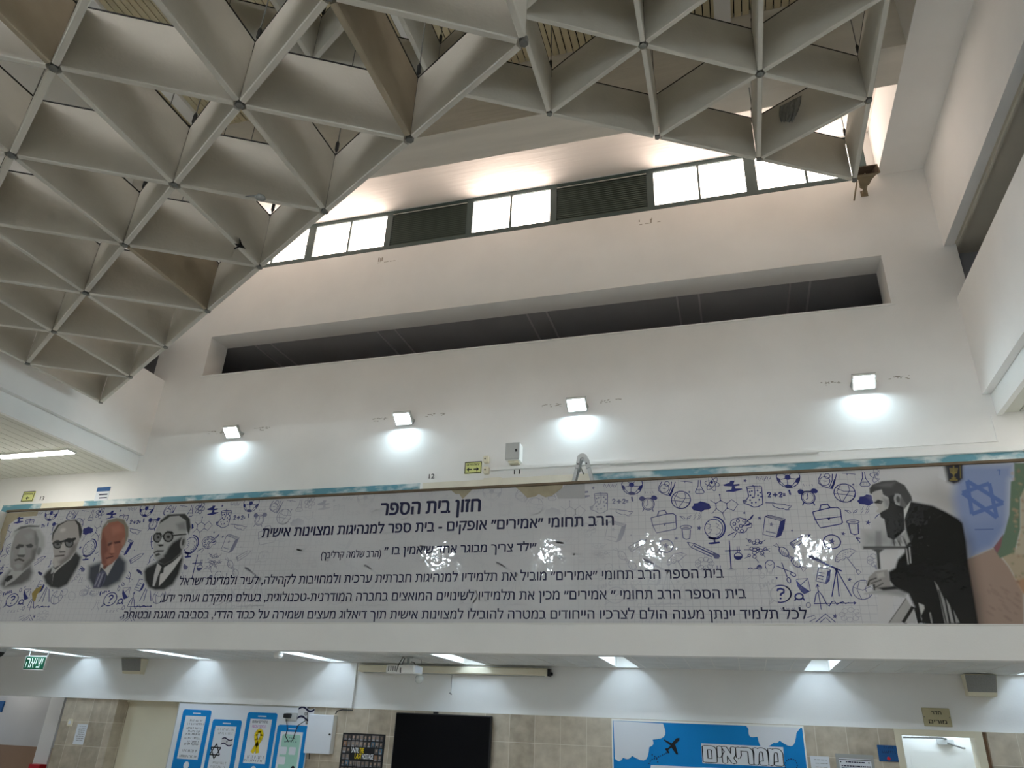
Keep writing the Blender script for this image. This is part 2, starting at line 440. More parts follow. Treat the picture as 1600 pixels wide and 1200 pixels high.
# dark roof space seen through the long opening
b = MB(); b.box(-10.5, 3.8, 10.48, 13.0, 8.42, 8.5); b.box(-10.5, 3.8, 12.9, 13.0, 7.0, 8.42)
b.box(-10.6, -10.5, 10.48, 13.0, 7.0, 8.5); b.box(3.8, 3.9, 10.48, 13.0, 7.0, 8.5); b.box(-10.5, 3.8, 10.48, 13.0, 6.95, 7.0)
struct('ceiling_roof_space', b, M['dark'])
b = MB()
for x in (-8.55, -8.2, -5.95, -5.6, -3.1, -2.75, -0.55, -0.2, 1.2, 1.5):
    b.box(x, x+.03, 10.48, 12.9, 8.405, 8.42)
struct('trim_1', b, mat('dark_joint', rgb(196, 194, 196), 0.7))
# ledge along the lower edge of the opening
b = MB(); b.box(-9.2, 2.5, 9.985, 10.0, 7.545, 7.57)
struct('trim_2', b, M['wall'])

# side walls: lower band, opening, upper band, gallery beam
for nm, sx, x in (('right', 1, XR), ('left', -1, XL)):
    b = MB()
    X = lambda a, c: (min(x+sx*a, x+sx*c), max(x+sx*a, x+sx*c))
    b.box(*X(0, .13), YF, 10.0, 6.07, 7.55)
    b.box(*X(0, .13), YF, 10.0, 8.42, 11.1)
    struct('wall_'+nm, b, M['wall'])
    b = MB(); b.box(*X(.10, .17), YF, 10.0, 5.77, 6.068)
    struct('trim_3' if sx > 0 else 'trim_4', b, M['wall_lower'])
    b = MB()                                   # soffit behind the opening
    ye = 10.3 if sx > 0 else 10.5
    b.box(*X(.13, .17), YF, 10.0, 8.44, 8.52); b.box(*X(.17, .20), YF, ye, 8.40, 8.52); b.box(*X(.20, 2.2), YF, ye, 8.46, 8.54); b.box(*X(.13, 2.2), YF, ye, 8.54, 8.6)
    struct('ceiling_side_'+nm, b, M['soffit_grey'])
    b = MB(); b.box(*X(2.2, 2.3), YF, 10.6, 6.0, 8.6); b.box(*X(.13, 2.3), 10.3, 10.4, 6.0, 8.6) if sx > 0 else b.box(*X(.3, 2.3), 10.5, 10.6, 6.0, 8.6)
    b.box(*X(.43, 2.3), YF, 10.3, 5.99, 6.06)
    struct('wall_void_'+nm, b, M['dark'])
    # upper gallery: strip ceiling, outer wall, floor slab
    b = MB()
    k = .17
    while k < 3.5:
        b.box(*X(k, k+.185), YF, 10.04, 5.80, 5.82); k += .20
    b.box(*X(.17, 3.5), YF, 10.04, 5.82, 5.86)
    struct('ceiling_gallery_'+nm, b, M['strip'])
    b = MB(); b.box(*X(3.4, 3.5), YF, 10.04, 0, 5.8); struct('wall_outer_'+nm, b, M['wall'])
b = MB(); b.box(-14, XL-.68, YF, 8.38, 2.66, 2.98); b.box(XR+.68, 7, YF, 8.38, 2.66, 2.98)
struct('floor_gallery', b, M['wall_lower'])

# roof: flat ceiling strips, beams, bay ceiling, slatted well
b = MB(); b.box(2.635, 3.29, YF, 10.0, ZC, 11.1); b.box(-9.98, -9.33, YF, 10.0, ZC, 11.1)
struct('ceiling', b, M['wall'])
b = MB(); b.box(-9.33, 2.635, 7.53, 8.18, ZC, 11.1); b.box(-9.33, 2.635, -1.2, -0.55, ZC, 11.1)
struct('trim_5', b, M['concrete'])
b = MB(); b.box(-9.33, 2.635, 8.18, 10.0, 10.745, 11.1); b.box(-9.33, 2.635, -3.0, -1.2, 10.745, 11.1)
struct('ceiling_bay', b, M['bay'])
b = MB(); x = -9.33
while x < 2.6:
    b.box(x, min(x+.088, 2.635), -0.55, 7.53, 11.0, 11.02); x += .104
struct('ceiling_slats', b, M['slat'])
b = MB(); b.box(-9.33, 2.635, -0.55, 7.53, 11.08, 11.2); struct('ceiling_backing', b, M['black'])
for i, x in enumerate((-8.2, -4.0, 0.38)):
    b = MB(); b.box(x, x+.22, -0.55, 7.53, 10.93, 11.0); struct('trim_%d' % (6+i), b, M['wall'])

# unseen wall behind the camera; its glowing clerestory is added for fill
b = MB(); b.box(-13.6, 6.9, -3.2, YF, 0, 9.84); b.box(XL-.3, -9.2, -3.2, YF, 9.84, 11.1); b.box(2.52, 3.44, -3.2, YF, 9.84, 11.1); b.box(-9.2, 2.52, -3.2, YF, 10.745, 11.1)
struct('wall_front', b, M['wall'])
b = MB(); b.box(-14, 7, -3.2, 12, -0.1, 0); struct('floor', b, M['floor'])

# clerestory windows: pairs of panes and dark louvres
def pane_window(idx, x0, x1, y, sy):
    fr = MB(); t = .06; ya, yb = sorted((y+sy*.02, y+sy*.10))
    fr.box(x0, x1, ya, yb, 9.84, 9.95); fr.box(x0, x1, ya, yb, 10.665, 10.745)
    fr.box(x0, x0+t, ya, yb, 9.95, 10.665); fr.box(x1-t, x1, ya, yb, 9.95, 10.665)
    xm = (x0+x1)/2; fr.box(xm-.018, xm+.018, ya, yb, 9.95, 10.665)
    f = fr.build('window_%d' % idx, M['frame'], kind='structure')
    for a, c in ((x0+t, xm-.016), (xm+.016, x1-t)):
        p = MB(); p.box(a, c, *sorted((y+sy*.05, y+sy*.06)), 9.90, 10.685); p.build('pane', M['pane'] if sy > 0 else M['fill_pane'], f)
def louvre_window(idx, x0, x1, y, sy):
    fr = MB(); t = .06; ya, yb = sorted((y+sy*.02, y+sy*.10))
    fr.box(x0, x1, ya, yb, 9.84, 9.93); fr.box(x0, x1, ya, yb, 10.685, 10.745)
    fr.box(x0, x0+t, ya, yb, 9.93, 10.685); fr.box(x1-t, x1, ya, yb, 9.93, 10.685)
    f = fr.build('window_%d' % idx, M['frame'], kind='structure')
    l = MB(); z = 9.91
    while z < 10.66:
        l.add([(x0+t, y+sy*.03, z), (x1-t, y+sy*.03, z), (x1-t, y+sy*.06, z+.032), (x0+t, y+sy*.06, z+.032)], [(0, 1, 2, 3)])
        l.add([(x0+t, y+sy*.03, z), (x1-t, y+sy*.03, z), (x1-t, y+sy*.03, z-.012), (x0+t, y+sy*.03, z-.012)], [(0, 1, 2, 3)]); z += .044
    l.box(x0+t, x1-t, *sorted((y+sy*.08, y+sy*.09)), 9.9, 10.685)
    l.build('louvre', M['louvre'], f)
    r = MB(); r.box(x0+t, x1-t, *sorted((y+sy*.022, y+sy*.028)), 10.655, 10.672); r.build('rail', M['grey_box'], f)
wn = 1
for kind, x0, x1 in (('p', -9.0, -7.40), ('p', -7.36, -5.72), ('l', -5.72, -4.10), ('p', -4.10, -2.53), ('l', -2.53, -0.83), ('p', -0.83, 0.77), ('p', 0.83, 2.44)):
    (pane_window if kind == 'p' else louvre_window)(wn, x0, x1, YB, 1); wn += 1
for x0 in (-9.0, -7.05, -5.1, -3.15, -1.2, 0.75):
    pane_window(wn, x0, x0+1.7, YF, -1); wn += 1  # out of view, added to brighten the whole hall
b = MB()
b.box(-9.2, -9.0, 10.02, 10.1, 9.84, 10.745); b.box(2.44, 2.52, 10.02, 10.1, 9.84, 10.745); b.box(.77, .83, 10.02, 10.1, 9.84, 10.745); b.box(-7.40, -7.36, 10.02, 10.1, 9.84, 10.745)
for xa, xb in ((-9.2, -9.0), (-7.3, -7.05), (-5.4, -5.1), (-3.45, -3.15), (-1.5, -1.2), (.5, .75), (2.4, 2.52)): b.box(xa-.05, xb+.05, -3.1, -3.02, 9.84, 10.745)
struct('trim_9', b, M['frame'])

# balcony: slab, fascia, parapet with cap
YP = 8.40
b = MB(); b.box(-10.70, 4.2, YP+.004, YP+.16, 2.655, 4.58)
struct('wall_balcony', b, M['wall_lower'])
b = MB(); b.box(-10.70, 4.2, YP-.012, YP+.004, 2.655, 2.975); struct('trim_16', b, M['wall_lower'])
b = MB(); b.box(-14, 7, YP+.16, 10.0, 2.86, 3.02); b.box(-14, -10.7, 8.38, 10.0, 2.66, 2.86); b.box(4.2, 7, 8.38, 10.0, 2.66, 2.86)
struct('floor_balcony', b, M['wall_lower'])
b = MB(); b.box(-10.70, 4.2, YP-.03, YP+.19, 4.605, 4.635); struct('trim_10', b, M['cap'])
b = MB(); b.box(-10.70, 4.2, YP-.02, YP+.002, 2.972, 2.985); struct('trim_11', b, M['joint'])
b = MB(); b.box(-10.86, -10.70, YF, YP, 2.66, 4.60); struct('wall_parapet_left', b, M['wall_lower'])

# soffit under the balcony with slots for the light fittings
FX = (-9.90, -7.72, -5.50, -3.44, -1.41, 0.82, 3.02)     # centre lines of the fittings
FW, FY0, FY1 = 0.145, 8.60, 9.93
b = MB(); j = MB()
edges = [-10.7]+[v for c in FX for v in (c-FW, c+FW)]+[4.2]
b.box(-10.7, 4.2, YP+.16, FY0, 2.655, 2.665); b.box(-10.7, 4.2, FY1, 10.0, 2.655, 2.665)
for k in range(0, len(edges), 2):
    b.box(edges[k], edges[k+1], FY0, FY1, 2.655, 2.665)
x = -10.6
while x < 4.1:
    if not any(c-FW-.02 < x < c+FW+.02 for c in FX): j.box(x, x+.012, YP+.16, 10.0, 2.652, 2.656)
    x += .285
struct('ceiling_soffit', b, M['plank']); struct('trim_12', j, M['joint'])

# lower far wall: white beam over a tiled wall with two doors
b = MB(); b.box(-5.23, 6.9, 10.0, 10.2, 2.067, 2.655); struct('wall_beam', b, M['wall_lower'])
b = MB(); b.box(-10.2, -5.23, 9.96, 10.2, 2.067, 2.655); b.box(-14, -10.2, 9.97, 10.2, 2.067, 2.655); struct('wall_beam_left', b, M['wall_lower'])
b = MB()
b.box(-10.2, -9.206, 10.0, 10.3, 0, 2.067); b.box(-9.206, -8.09, 10.28, 10.3, 0, 2.067)
b.box(-8.09, 1.56, 10.0, 10.3, 0, 2.067)
struct('wall_lower', b, M['tile'])
b = MB(); b.box(2.48, 6.9, 9.97, 10.3, 0, 2.067); struct('wall_lower_right', b, M['tile'])
b = MB(); b.box(-13.5, -10.2, 11.2, 11.3, 1.305, 2.9); struct('wall_passage', b, M['greywall'])
b = MB(); b.box(-13.5, -10.2, 11.185, 11.3, 0, 1.305); struct('wall_dado', b, M['dado'])
b = MB(); b.box(-11.72, -11.42, 11.15, 11.2, 0, 2.9); struct('trim_13', b, M['wall_lower'])
b = MB(); b.box(-13.5, -10.2, 10.2, 11.3, 2.6, 2.7); struct('ceiling_passage', b, M['plank'])
b = MB(); b.box(-10.22, -10.15, 10.3, 11.2, 0, 2.6); struct('wall_passage_end', b, M['greywall'])

# cream door on the left, set back beside the tiled pier
dr = MB(); dr.box(-9.03, -8.17, 10.20, 10.24, 0.01, 2.04)
d = dr.build('door_1', M['cream'], kind='structure')
f = MB(); f.box(-8.17, -8.09, 10.14, 10.28, 0, 2.067); f.box(-9.206, -8.17, 10.19, 10.28, 2.04, 2.067); f.box(-9.206, -9.03, 10.24, 10.28, 0, 2.04)
f.build('door_frame', M['ivory'], d)
f = MB(); f.tube([(-8.28, 10.20, 1.0), (-8.28, 10.14, 1.0), (-8.42, 10.14, 1.0)], .011); f.build('door_handle', M['alu'], d)
# white door on the right with its closer, set back in a lobby added to light it
dr = MB(); dr.box(1.58, 2.62, 10.62, 10.66, 0.01, 2.16); dr.box(1.74, 2.40, 10.614, 10.62, 1.1, 1.86); dr.box(1.79, 2.35, 10.610, 10.614, 1.15, 1.81)
d = dr.build('door_2', M['white_plastic'], kind='structure')
f = MB(); f.box(1.56, 1.63, 9.985, 10.2, 0, 2.067); f.box(2.36, 2.44, 9.985, 10.2, 0, 2.067); f.box(1.63, 2.36, 9.985, 10.2, 2.005, 2.067)
f.build('door_frame', M['ivory'], d)
f = MB(); f.box(2.10, 2.27, 10.56, 10.62, 1.93, 1.985); f.build('door_closer', M['grey_box'], d)
f = MB(); f.tube([(2.20, 10.57, 1.99), (2.12, 10.50, 2.0), (1.74, 10.57, 1.99)], .010); f.tube([(2.20, 10.56, 1.95), (2.34, 10.52, 1.90), (2.38, 10.61, 1.90)], .009)
f.build('closer_arm', M['steel'], d)
b = MB(); b.box(1.50, 1.56, 10.3, 10.7, 0, 2.4); b.box(2.62, 2.70, 10.3, 10.7, 0, 2.4); b.box(1.50, 2.70, 10.2, 10.7, 2.34, 2.4); struct('wall_added_lobby', b, M['wall_lower'])  # lobby added to hold the hidden lamp that brightens the door
b = MB(); b.box(2.44, 2.48, 10.03, 10.2, 0, 2.067); struct('trim_14', b, M['dado'])

# ================================================================== hanging baffles: vertical boards on a triangular grid
EDGE, BH, BT = 1.396, 0.67, 0.055
def baffle(label, a, u, irange, jrange, z, ymin, rnd, stains=()):
    v = np.array([0, EDGE]); a = np.array(a); u = np.array(u)
    nodes = {}
    for i in irange:
        for j in jrange:
            p = a+i*u+j*v
            if p[1] > ymin: nodes[(i, j)] = p
    c = np.mean(list(nodes.values()), axis=0)
    root = empty('hanging_baffle', (c[0], c[1], z), label, 'ceiling baffle', 'triangular baffle grids under the roof')
    deg = {}
    boards = []
    for (i, j), p in nodes.items():
        for di, dj in ((1, 0), (0, 1), (1, -1)):
            if (i+di, j+dj) in nodes: boards.append(((i, j), (i+di, j+dj)))
    for n1, n2 in boards:
        p, q = nodes[n1], nodes[n2]
        d = (q-p)/np.linalg.norm(q-p); n = np.array([-d[1], d[0]])
        g = 0.052
        s, e = p+d*g, q-d*g
        dz = rnd.uniform(-.008, .008)
        b = MB(); h = BT/2; ch = .008
        # chamfered lower edge, black painted upper edge
        prof = [(-h, z+ch), (-h+ch, z), (h-ch, z), (h, z+ch), (h, z+BH), (-h, z+BH)]
        vs = [(s[0]+n[0]*o_, s[1]+n[1]*o_, zz+dz) for o_, zz in prof]+[(e[0]+n[0]*o_, e[1]+n[1]*o_, zz+dz) for o_, zz in prof]
        b.add(vs, [(0, 5, 4, 3, 2, 1), (6, 7, 8, 9, 10, 11)])
        for k in range(6):
            k2 = (k+1) % 6
            b.add([], []); b.f.append((k, k2, 6+k2, 6+k)); b.mi.append(0)
        t = MB(); t.obox(((s+e)[0]/2, (s+e)[1]/2, z+BH+dz+.008), (*(d*(np.linalg.norm(e-s)/2)), 0), (*(n*(h+.003)), 0), (0, 0, .008))
        stained = (n1, n2) in stains
        o = b.build('board', M['board_b'] if stained else M['board'], root, label='stained brownish board' if stained else None)
        t.build('black_edging', M['black'], o)
    for k, p in nodes.items():
        b = MB(); ring = [(p[0]+.036*math.cos(t_), p[1]+.036*math.sin(t_)) for t_ in [math.pi/6+q*math.pi/3 for q in range(6)]]
        vs = [(x, y, z-.004) for x, y in ring]+[(x, y, z+.05) for x, y in ring]
        b.add(vs, [tuple(range(5, -1, -1)), tuple(range(6, 12))]+[(q, (q+1) % 6, 6+(q+1) % 6, 6+q) for q in range(6)])
        b.tube([(p[0], p[1], z+.05), (p[0], p[1], z+BH)], .012, 6)
        if b.v: b.build('node_bracket', M['steel'], root)
        hw = MB(); zt = z+BH
        hw.tube([(p[0], p[1], zt+.02), (p[0], p[1], 10.99 if p[0] > -9.3 and p[1] < 7.5 else (10.74 if 8.18 < p[1] < 10 and p[0] > -9.3 else 9.87))], .006, 5)
        o = hw.build('hanger_wire', M['steel'], root)
        tb = MB(); tb.tube([(p[0], p[1], zt+.10), (p[0], p[1], zt+.13), (p[0], p[1], zt+.22), (p[0], p[1], zt+.25)], [.007, .019, .019, .007], 6)
        tb.tube([(p[0], p[1], zt+.015), (p[0], p[1], zt+.03)], .06, 6)
        tb.build('turnbuckle', M['black'], o)
    return root
rnd = random.Random(11)
baffle('lower grey baffle of triangular cells hanging on the left, over the portrait banner', (-3.57, 3.585), (-1.2087, .698), range(-2, 6), range(-3, 2), 6.40, 1.4, rnd, (((-1, 0), (-1, 1)), ((2, 0), (2, 1)), ((1, -2), (1, -1))))
baffle('higher grey baffle of triangular cells hanging at upper right, with a cloth on it', (-.467, 5.666), (1.2087, .698), range(-4, 3), range(-2, 2), 8.60, 2.6, rnd)


def on_board(px, py, p, q, off):
    """point where the sight line meets the vertical face through p and q, moved off metres towards the hall"""
    p, q = np.array(p), np.array(q); d = (q-p)/np.linalg.norm(q-p); n = np.array([d[1], -d[0]])
    if n @ (CAM[:2]-p) < 0: n = -n
    p = p+n*off; r = ray(px, py)
    t = (n @ (p-CAM[:2]))/(n @ r[:2]); return CAM+r*t
# cloth caught over the upper edge of a board of the higher baffle
P, Q = (0.742, 7.76), (1.95, 7.062)
rg = MB(); nx, nz = 15, 10
top = [(1219, 166.5), (1252, 149.5)]; bot = [(1220, 190), (1240, 190)]
for kz in range(nz+1):
    for kx in range(nx+1):
        fx, fz = kx/nx, kz/nz
        px = (top[0][0]*(1-fx)+top[1][0]*fx)*(1-fz)+(bot[0][0]*(1-fx)+bot[1][0]*fx)*fz
        py = (top[0][1]*(1-fx)+top[1][1]*fx)*(1-fz)+(bot[0][1]*(1-fx)+bot[1][1]*fx+1.6*math.sin(kx*2.1))*fz
        px += 2.5*math.sin(fz*3.1)*(1 if fx > .5 else -.6)
        rg.v.append(tuple(on_board(px, py, P, Q, .045+.028*math.sin(kx*1.55+fz*.8)*(.35+fz))))
for kz in range(nz):
    for kx in range(nx):
        a = kz*(nx+1)+kx; rg.f.append((a, a+1, a+nx+2, a+nx+1)); rg.mi.append(0)
o = rg.build('cloth', M['rag'], label='crumpled grey cloth caught over an upper baffle board', cat='cloth', smooth=True)
sm = o.modifiers.new('thickness', 'SOLIDIFY'); sm.thickness = .012; sm.offset = 0
# dark scraps snagged on the lower baffle
P, Q = (-4.779, 4.283), (-4.779, 5.679)
lf = MB()
for pts in ([(384, 389), (372, 386), (366, 380.5), (374, 381), (375.5, 378)], [(384, 389), (374, 386.5), (366, 390), (365.5, 388), (372, 384)], [(379, 386), (374, 380), (373.6, 371), (376, 375), (378, 381)]):
    vs = [on_board(x, y, P, Q, .075) for x, y in pts]; n = len(vs)
    vs2 = [on_board(x, y, P, Q, .045) for x, y in pts]
    lf.add(vs+vs2, [tuple(range(n)), tuple(range(2*n-1, n-1, -1))]+[(k, (k+1) % n, n+(k+1) % n, n+k) for k in range(n)])
lf.build('plastic_scrap', M['black'], label='dark three-pointed scrap snagged on the lower baffle edge', cat='scrap')
P, Q = (-4.779, 4.283), (-3.57, 4.981)
c = on_board(407, 309, P, Q, .085); lf = MB()
lf.ball(c, .05, 6, sz=.55); lf.tube([c+np.array([-.02, 0, .0]), c+np.array([-.07, 0, .035]), c+np.array([-.16, -.02, .03])], [.02, .012, .006], 6)
lf.build('twig', M['rag'], label='small twisted grey scrap on a lower baffle board above the bright triangle', cat='scrap', smooth=True)

# ================================================================== light fittings
def fitting(i, x, label):
    r = empty('recessed_light', (x, 9.2, 2.66), label, 'ceiling light', 'fluorescent fittings in the balcony soffit')
    h = MB(); a, c = x-FW, x+FW; t = .006
    h.box(a, a+t, FY0, FY1, 2.657, 2.80); h.box(c-t, c, FY0, FY1, 2.657, 2.80); h.box(a, c, FY0, FY0+t, 2.657, 2.80); h.box(a, c, FY1-t, FY1, 2.657, 2.80); h.box(a, c, FY0, FY1, 2.80, 2.806)
    h.build('housing', M['white_plastic'], r)
    d = MB(); d.prism([(x+.042*math.cos(k*math.pi/6), 2.795-.022*math.sin(k*math.pi/6)) for k in range(7)], FY0+.03, FY1-.19); d.build('diffuser', M['tube'], r)
    d = MB(); d.box(a+.02, c-.02, FY1-.185, FY1-.15, 2.775, 2.797); d.build('end_plate', M['grey_box'], r)
wh = ('leftmost fluorescent fitting in the soffit, behind the hanging exit sign', 'fluorescent fitting in the soffit right of the left wall speaker',
      'fluorescent fitting in the soffit above the yellow ribbon poster', 'fluorescent fitting in the soffit just right of the projector',
      'fluorescent fitting in the soffit right of the screen casing', 'fluorescent fitting in the soffit left of the brass plate',
      'fluorescent fitting at the far right end of the soffit')
for i, x in enumerate(FX): fitting(i, x, wh[i])

def floodlight(x, y, z, label, s=1):
    """s = 1: on the far wall looking back into the hall, -1: on the wall behind the camera"""
    r = empty('floodlight', (x, y, z), label, 'floodlight', 'LED floodlights on the upper walls')
    th = math.radians(40); ax = Vector((1, 0, 0)); n = Vector((0, -s*math.sin(th), -math.cos(th))); up = n.cross(ax)
    c = Vector((x, y-s*.12, z))
    b = MB(); b.obox(c-n*.022, ax*.15, up*.115, n*.022)
    for k in range(-4, 5): b.obox(c-n*.055+ax*(k*.03), ax*.004, up*.09, n*.014)
    b.build('housing', M['grey_box'], r)
    b = MB(); b.obox(c+n*.003, ax*.13, up*.095, n*.004); b.build('lens', M['lamp'] if s > 0 else M['lamp_front'], r)
    b = MB(); b.obox(c+n*.004+ax*.14, ax*.01, up*.115, n*.008); b.obox(c+n*.004-ax*.14, ax*.01, up*.115, n*.008); b.obox(c+n*.004+up*.105, ax*.15, up*.01, n*.008); b.obox(c+n*.004-up*.105, ax*.15, up*.01, n*.008)
    b.build('rim', M['white_plastic'], r)
    b = MB(); b.box(x-.16, x-.152, *sorted((y-s*.12, y)), z-.01, z+.015); b.box(x+.152, x+.16, *sorted((y-s*.12, y)), z-.01, z+.015); b.box(x-.16, x+.16, *sorted((y-s*.008, y)), z-.015, z+.02)
    b.build('bracket', M['grey_box'], r)
FL = (-8.12, -4.91, -2.07, 1.89)
fl = ('leftmost of the four lit floodlights on the upper wall', 'lit floodlight on the wall above the left half of the yellow arrow sign',
      'lit floodlight on the wall above the folding ladder', 'rightmost lit floodlight, on the wall below the end of the long opening')
fl = (fl[0], 'lit floodlight, second from left, on the upper wall left of the grey cabinet', fl[2], fl[3])
for x, l in zip(FL, fl): floodlight(x, 9.998, 6.33, l)
for x, l in zip(FL, ('first', 'second', 'third', 'fourth')): floodlight(x, YF, 6.33, 'floodlight on the wall behind the viewer, %s from the left' % l, -1)
# marks left by older fittings beside each floodlight
for x in FL:
    for d in (-.62, .32):
        g = MB(); rr = random.Random(int(x*100+d*10))
        for k in range(14):
            a = x+d+rr.uniform(0, .34); z = 6.42+rr.uniform(-.05, .0) if k > 7 else 6.42+rr.uniform(-.008, .008); g.box(a, a+rr.uniform(.01, .05), 9.999, 9.998, z, z+rr.uniform(.004, .012))
        g.build('wall_scuff', M['grime'], label='faint dark scuff on the wall beside a floodlight', cat='wall mark', group='scuffs beside the floodlights', kind='stuff')

for px, py, l in ((603, 406, 'left pale scar on the wall just below the windows'), (1010, 346, 'right pale scar on the wall just below the windows')):
    p = onY(px, py, 10); g = MB(); q = random.Random(px)
    for k in range(9):
        a = p[0]+q.uniform(-.18, .18); g.box(a, a+q.uniform(.01, .03), 9.9985, 10.0, p[2]+q.uniform(-.06, .03), p[2]+q.uniform(.035, .08)) if k % 4 == 0 else g.box(a, a+.05, 9.9985, 10.0, p[2]-.05, p[2]-.04)
    g.build('wall_scar', M['grime'], label=l, cat='wall mark', kind='stuff')
def gallery_light(x0, x1, y, label):
    r = empty('gallery_light', ((x0+x1)/2, y, 5.79), label, 'ceiling light', 'fluorescent fittings in the side galleries')
    b = MB(); b.box(x0, x1, y-.09, y+.09, 5.775, 5.80); b.build('housing', M['white_plastic'], r)
    b = MB(); b.box(x0+.02, x1-.02, y-.07, y+.07, 5.765, 5.775); b.build('diffuser', M['gtube'], r)
gallery_light(-12.0, -10.42, 8.93, 'long lit fitting in the strip ceiling of the left gallery')
for y in (5.8,): gallery_light(-12.0, -10.42, y, 'unseen added fitting further along the left gallery ceiling, %d metres before the wall' % (10-y))  # unseen repeat of the visible fitting, kept for its light
for y in (8.9, 5.8): gallery_light(3.78, 5.3, y, 'unseen added fitting in the right gallery ceiling, %d metres before the wall' % (10-y))  # both out of view, added to light the hall from the right

# ================================================================== things on the upper wall
def border(x0, x1, label):
    b = MB(); b.box(x0, x1, 9.994, 9.998, 4.9, 5.27); b.build('cloud_border', M['clouds'], label=label, cat='wallpaper border', group='cloud wallpaper border strips')
border(-12.9, -11.98, 'short cloud border strip at far left below the yellow sign')
border(-11.02, -8.9, 'cloud border strip below the blue and white notice')
border(-8.896, -4.55, 'long cloud border strip ending below the number 12')
border(-1.88, 2.46, 'long cloud border strip starting behind the folding ladder')
border(2.463, 4.6, 'cloud border strip at far right above the blue star')
b = MB(); b.box(-3.40, -1.6, 9.955, 9.998, 5.405, 5.445); b.box(-1.6, 1.2, 9.93, 9.998, 5.39, 5.43); b.box(-1.9, 4.0, 9.95, 9.998, 5.27, 5.33)
b.build('cable_trunking', M['wall_lower'], label='white cable trunking along the wall right of the yellow arrow sign', cat='cable trunking')
b = MB(); b.box(-3.45, -1.88, 9.96, 9.998, 5.0, 5.27); b.box(-3.5, -3.22, 9.945, 9.96, 5.02, 5.28); b.box(-4.5, -3.45, 9.985, 9.998, 5.0, 5.27)
b.build('wall_patch', M['bare'], label='bare cream strip of wall between the two long cloud borders', cat='wall patch')
b = MB(); b.box(-11.98, -11.02, 9.99, 9.998, 5.0, 5.27); b.build('wall_patch', M['cream'], label='bare cream strip between the two left cloud borders', cat='wall patch')

def arrow(mb, x, z, L, sgn, y):
    h = L*.42
    mb.prism([(x-sgn*L/2, z-h*.25), (x-sgn*L/2, z+h*.25), (x+sgn*L*.05, z+h*.25), (x+sgn*L*.05, z+h), (x+sgn*L/2, z), (x+sgn*L*.05, z-h), (x+sgn*L*.05, z-h*.25)][::(1 if sgn < 0 else 1)], y-.001, y)
def arrow_sign(x0, x1, z0, z1, arrows, label):
    r = empty('direction_sign', ((x0+x1)/2, 9.99, z0), label, 'direction sign')
    b = MB(); b.box(x0, x1, 9.985, 9.998, z0, z1); b.build('plate', M['sign_yellow'], r)
    b = MB(); t = .012
    b.box(x0, x1, 9.982, 9.985, z0, z0+t); b.box(x0, x1, 9.982, 9.985, z1-t, z1); b.box(x0, x0+t, 9.982, 9.985, z0+t, z1-t); b.box(x1-t, x1, 9.982, 9.985, z0+t, z1-t)
    b.build('printed_border', M['ink_black'], r)
    b = MB()
    for ax, sg in arrows: arrow(b, ax, z0+(z1-z0)*.34, .085, sg, 9.984)
    b.build('printed_arrows', M['ink_black'], r)
    lettering('lettering', rtl('יציאת חירום'), M['ink_black'], r, x0+.035, x1-.035, z0+(z1-z0)*.66, z0+(z1-z0)*.84, 9.983, .01)
arrow_sign(-3.83, -3.56, 5.38, 5.565, ((-3.755, -1), (-3.64, 1)), 'yellow sign with two black arrows beside the number 11')
arrow_sign(-12.49, -12.22, 5.32, 5.51, ((-12.355, -1),), 'yellow sign with one black arrow at far left beside the number 13')
def number(txt, x0, x1, z0, z1, label):
    r = empty('number_sticker', ((x0+x1)/2, 9.998, z0), label, 'number')
    b = MB(); b.box(x0-.02, x1+.02, 9.9975, 9.999, z0-.02, z1+.02); b.build('backing', M['wall'], r)
    lettering('digits', txt, M['ink_black'], r, x0, x1, z0, z1, 9.997, .012)
p = onY(670, 748, 10); number('12', p[0], p[0]+.09, p[2], p[2]+.075, 'black number 12 on the wall over the end of a cloud border')
p = onY(803, 741, 10); number('11', p[0], p[0]+.095, p[2], p[2]+.075, 'black number 11 on the wall under the grey cabinet')
p = onY(62, 782, 10); number('13', p[0], p[0]+.09, p[2], p[2]+.075, 'black number 13 on the wall right of the far left sign')
p = onY(147, 783, 10); r = empty('notice', (p[0]+.15, 9.99, p[2]), 'small blue and white notice on the left wall over a cloud border', 'notice')
b = MB(); b.box(p[0], p[0]+.29, 9.993, 9.998, p[2], p[2]+.25); b.build('sheet', M['paper'], r)
b = MB(); b.box(p[0], p[0]+.29, 9.990, 9.993, p[2]+.17, p[2]+.25); b.build('printed_header', M['blue_dark'], r)
b = MB(); b.box(p[0]+.08, p[0]+.26, 9.991, 9.993, p[2]+.10, p[2]+.125); b.box(p[0]+.1, p[0]+.27, 9.991, 9.993, p[2]+.04, p[2]+.06); b.build('printed_lines', M['ink_navy'], r)

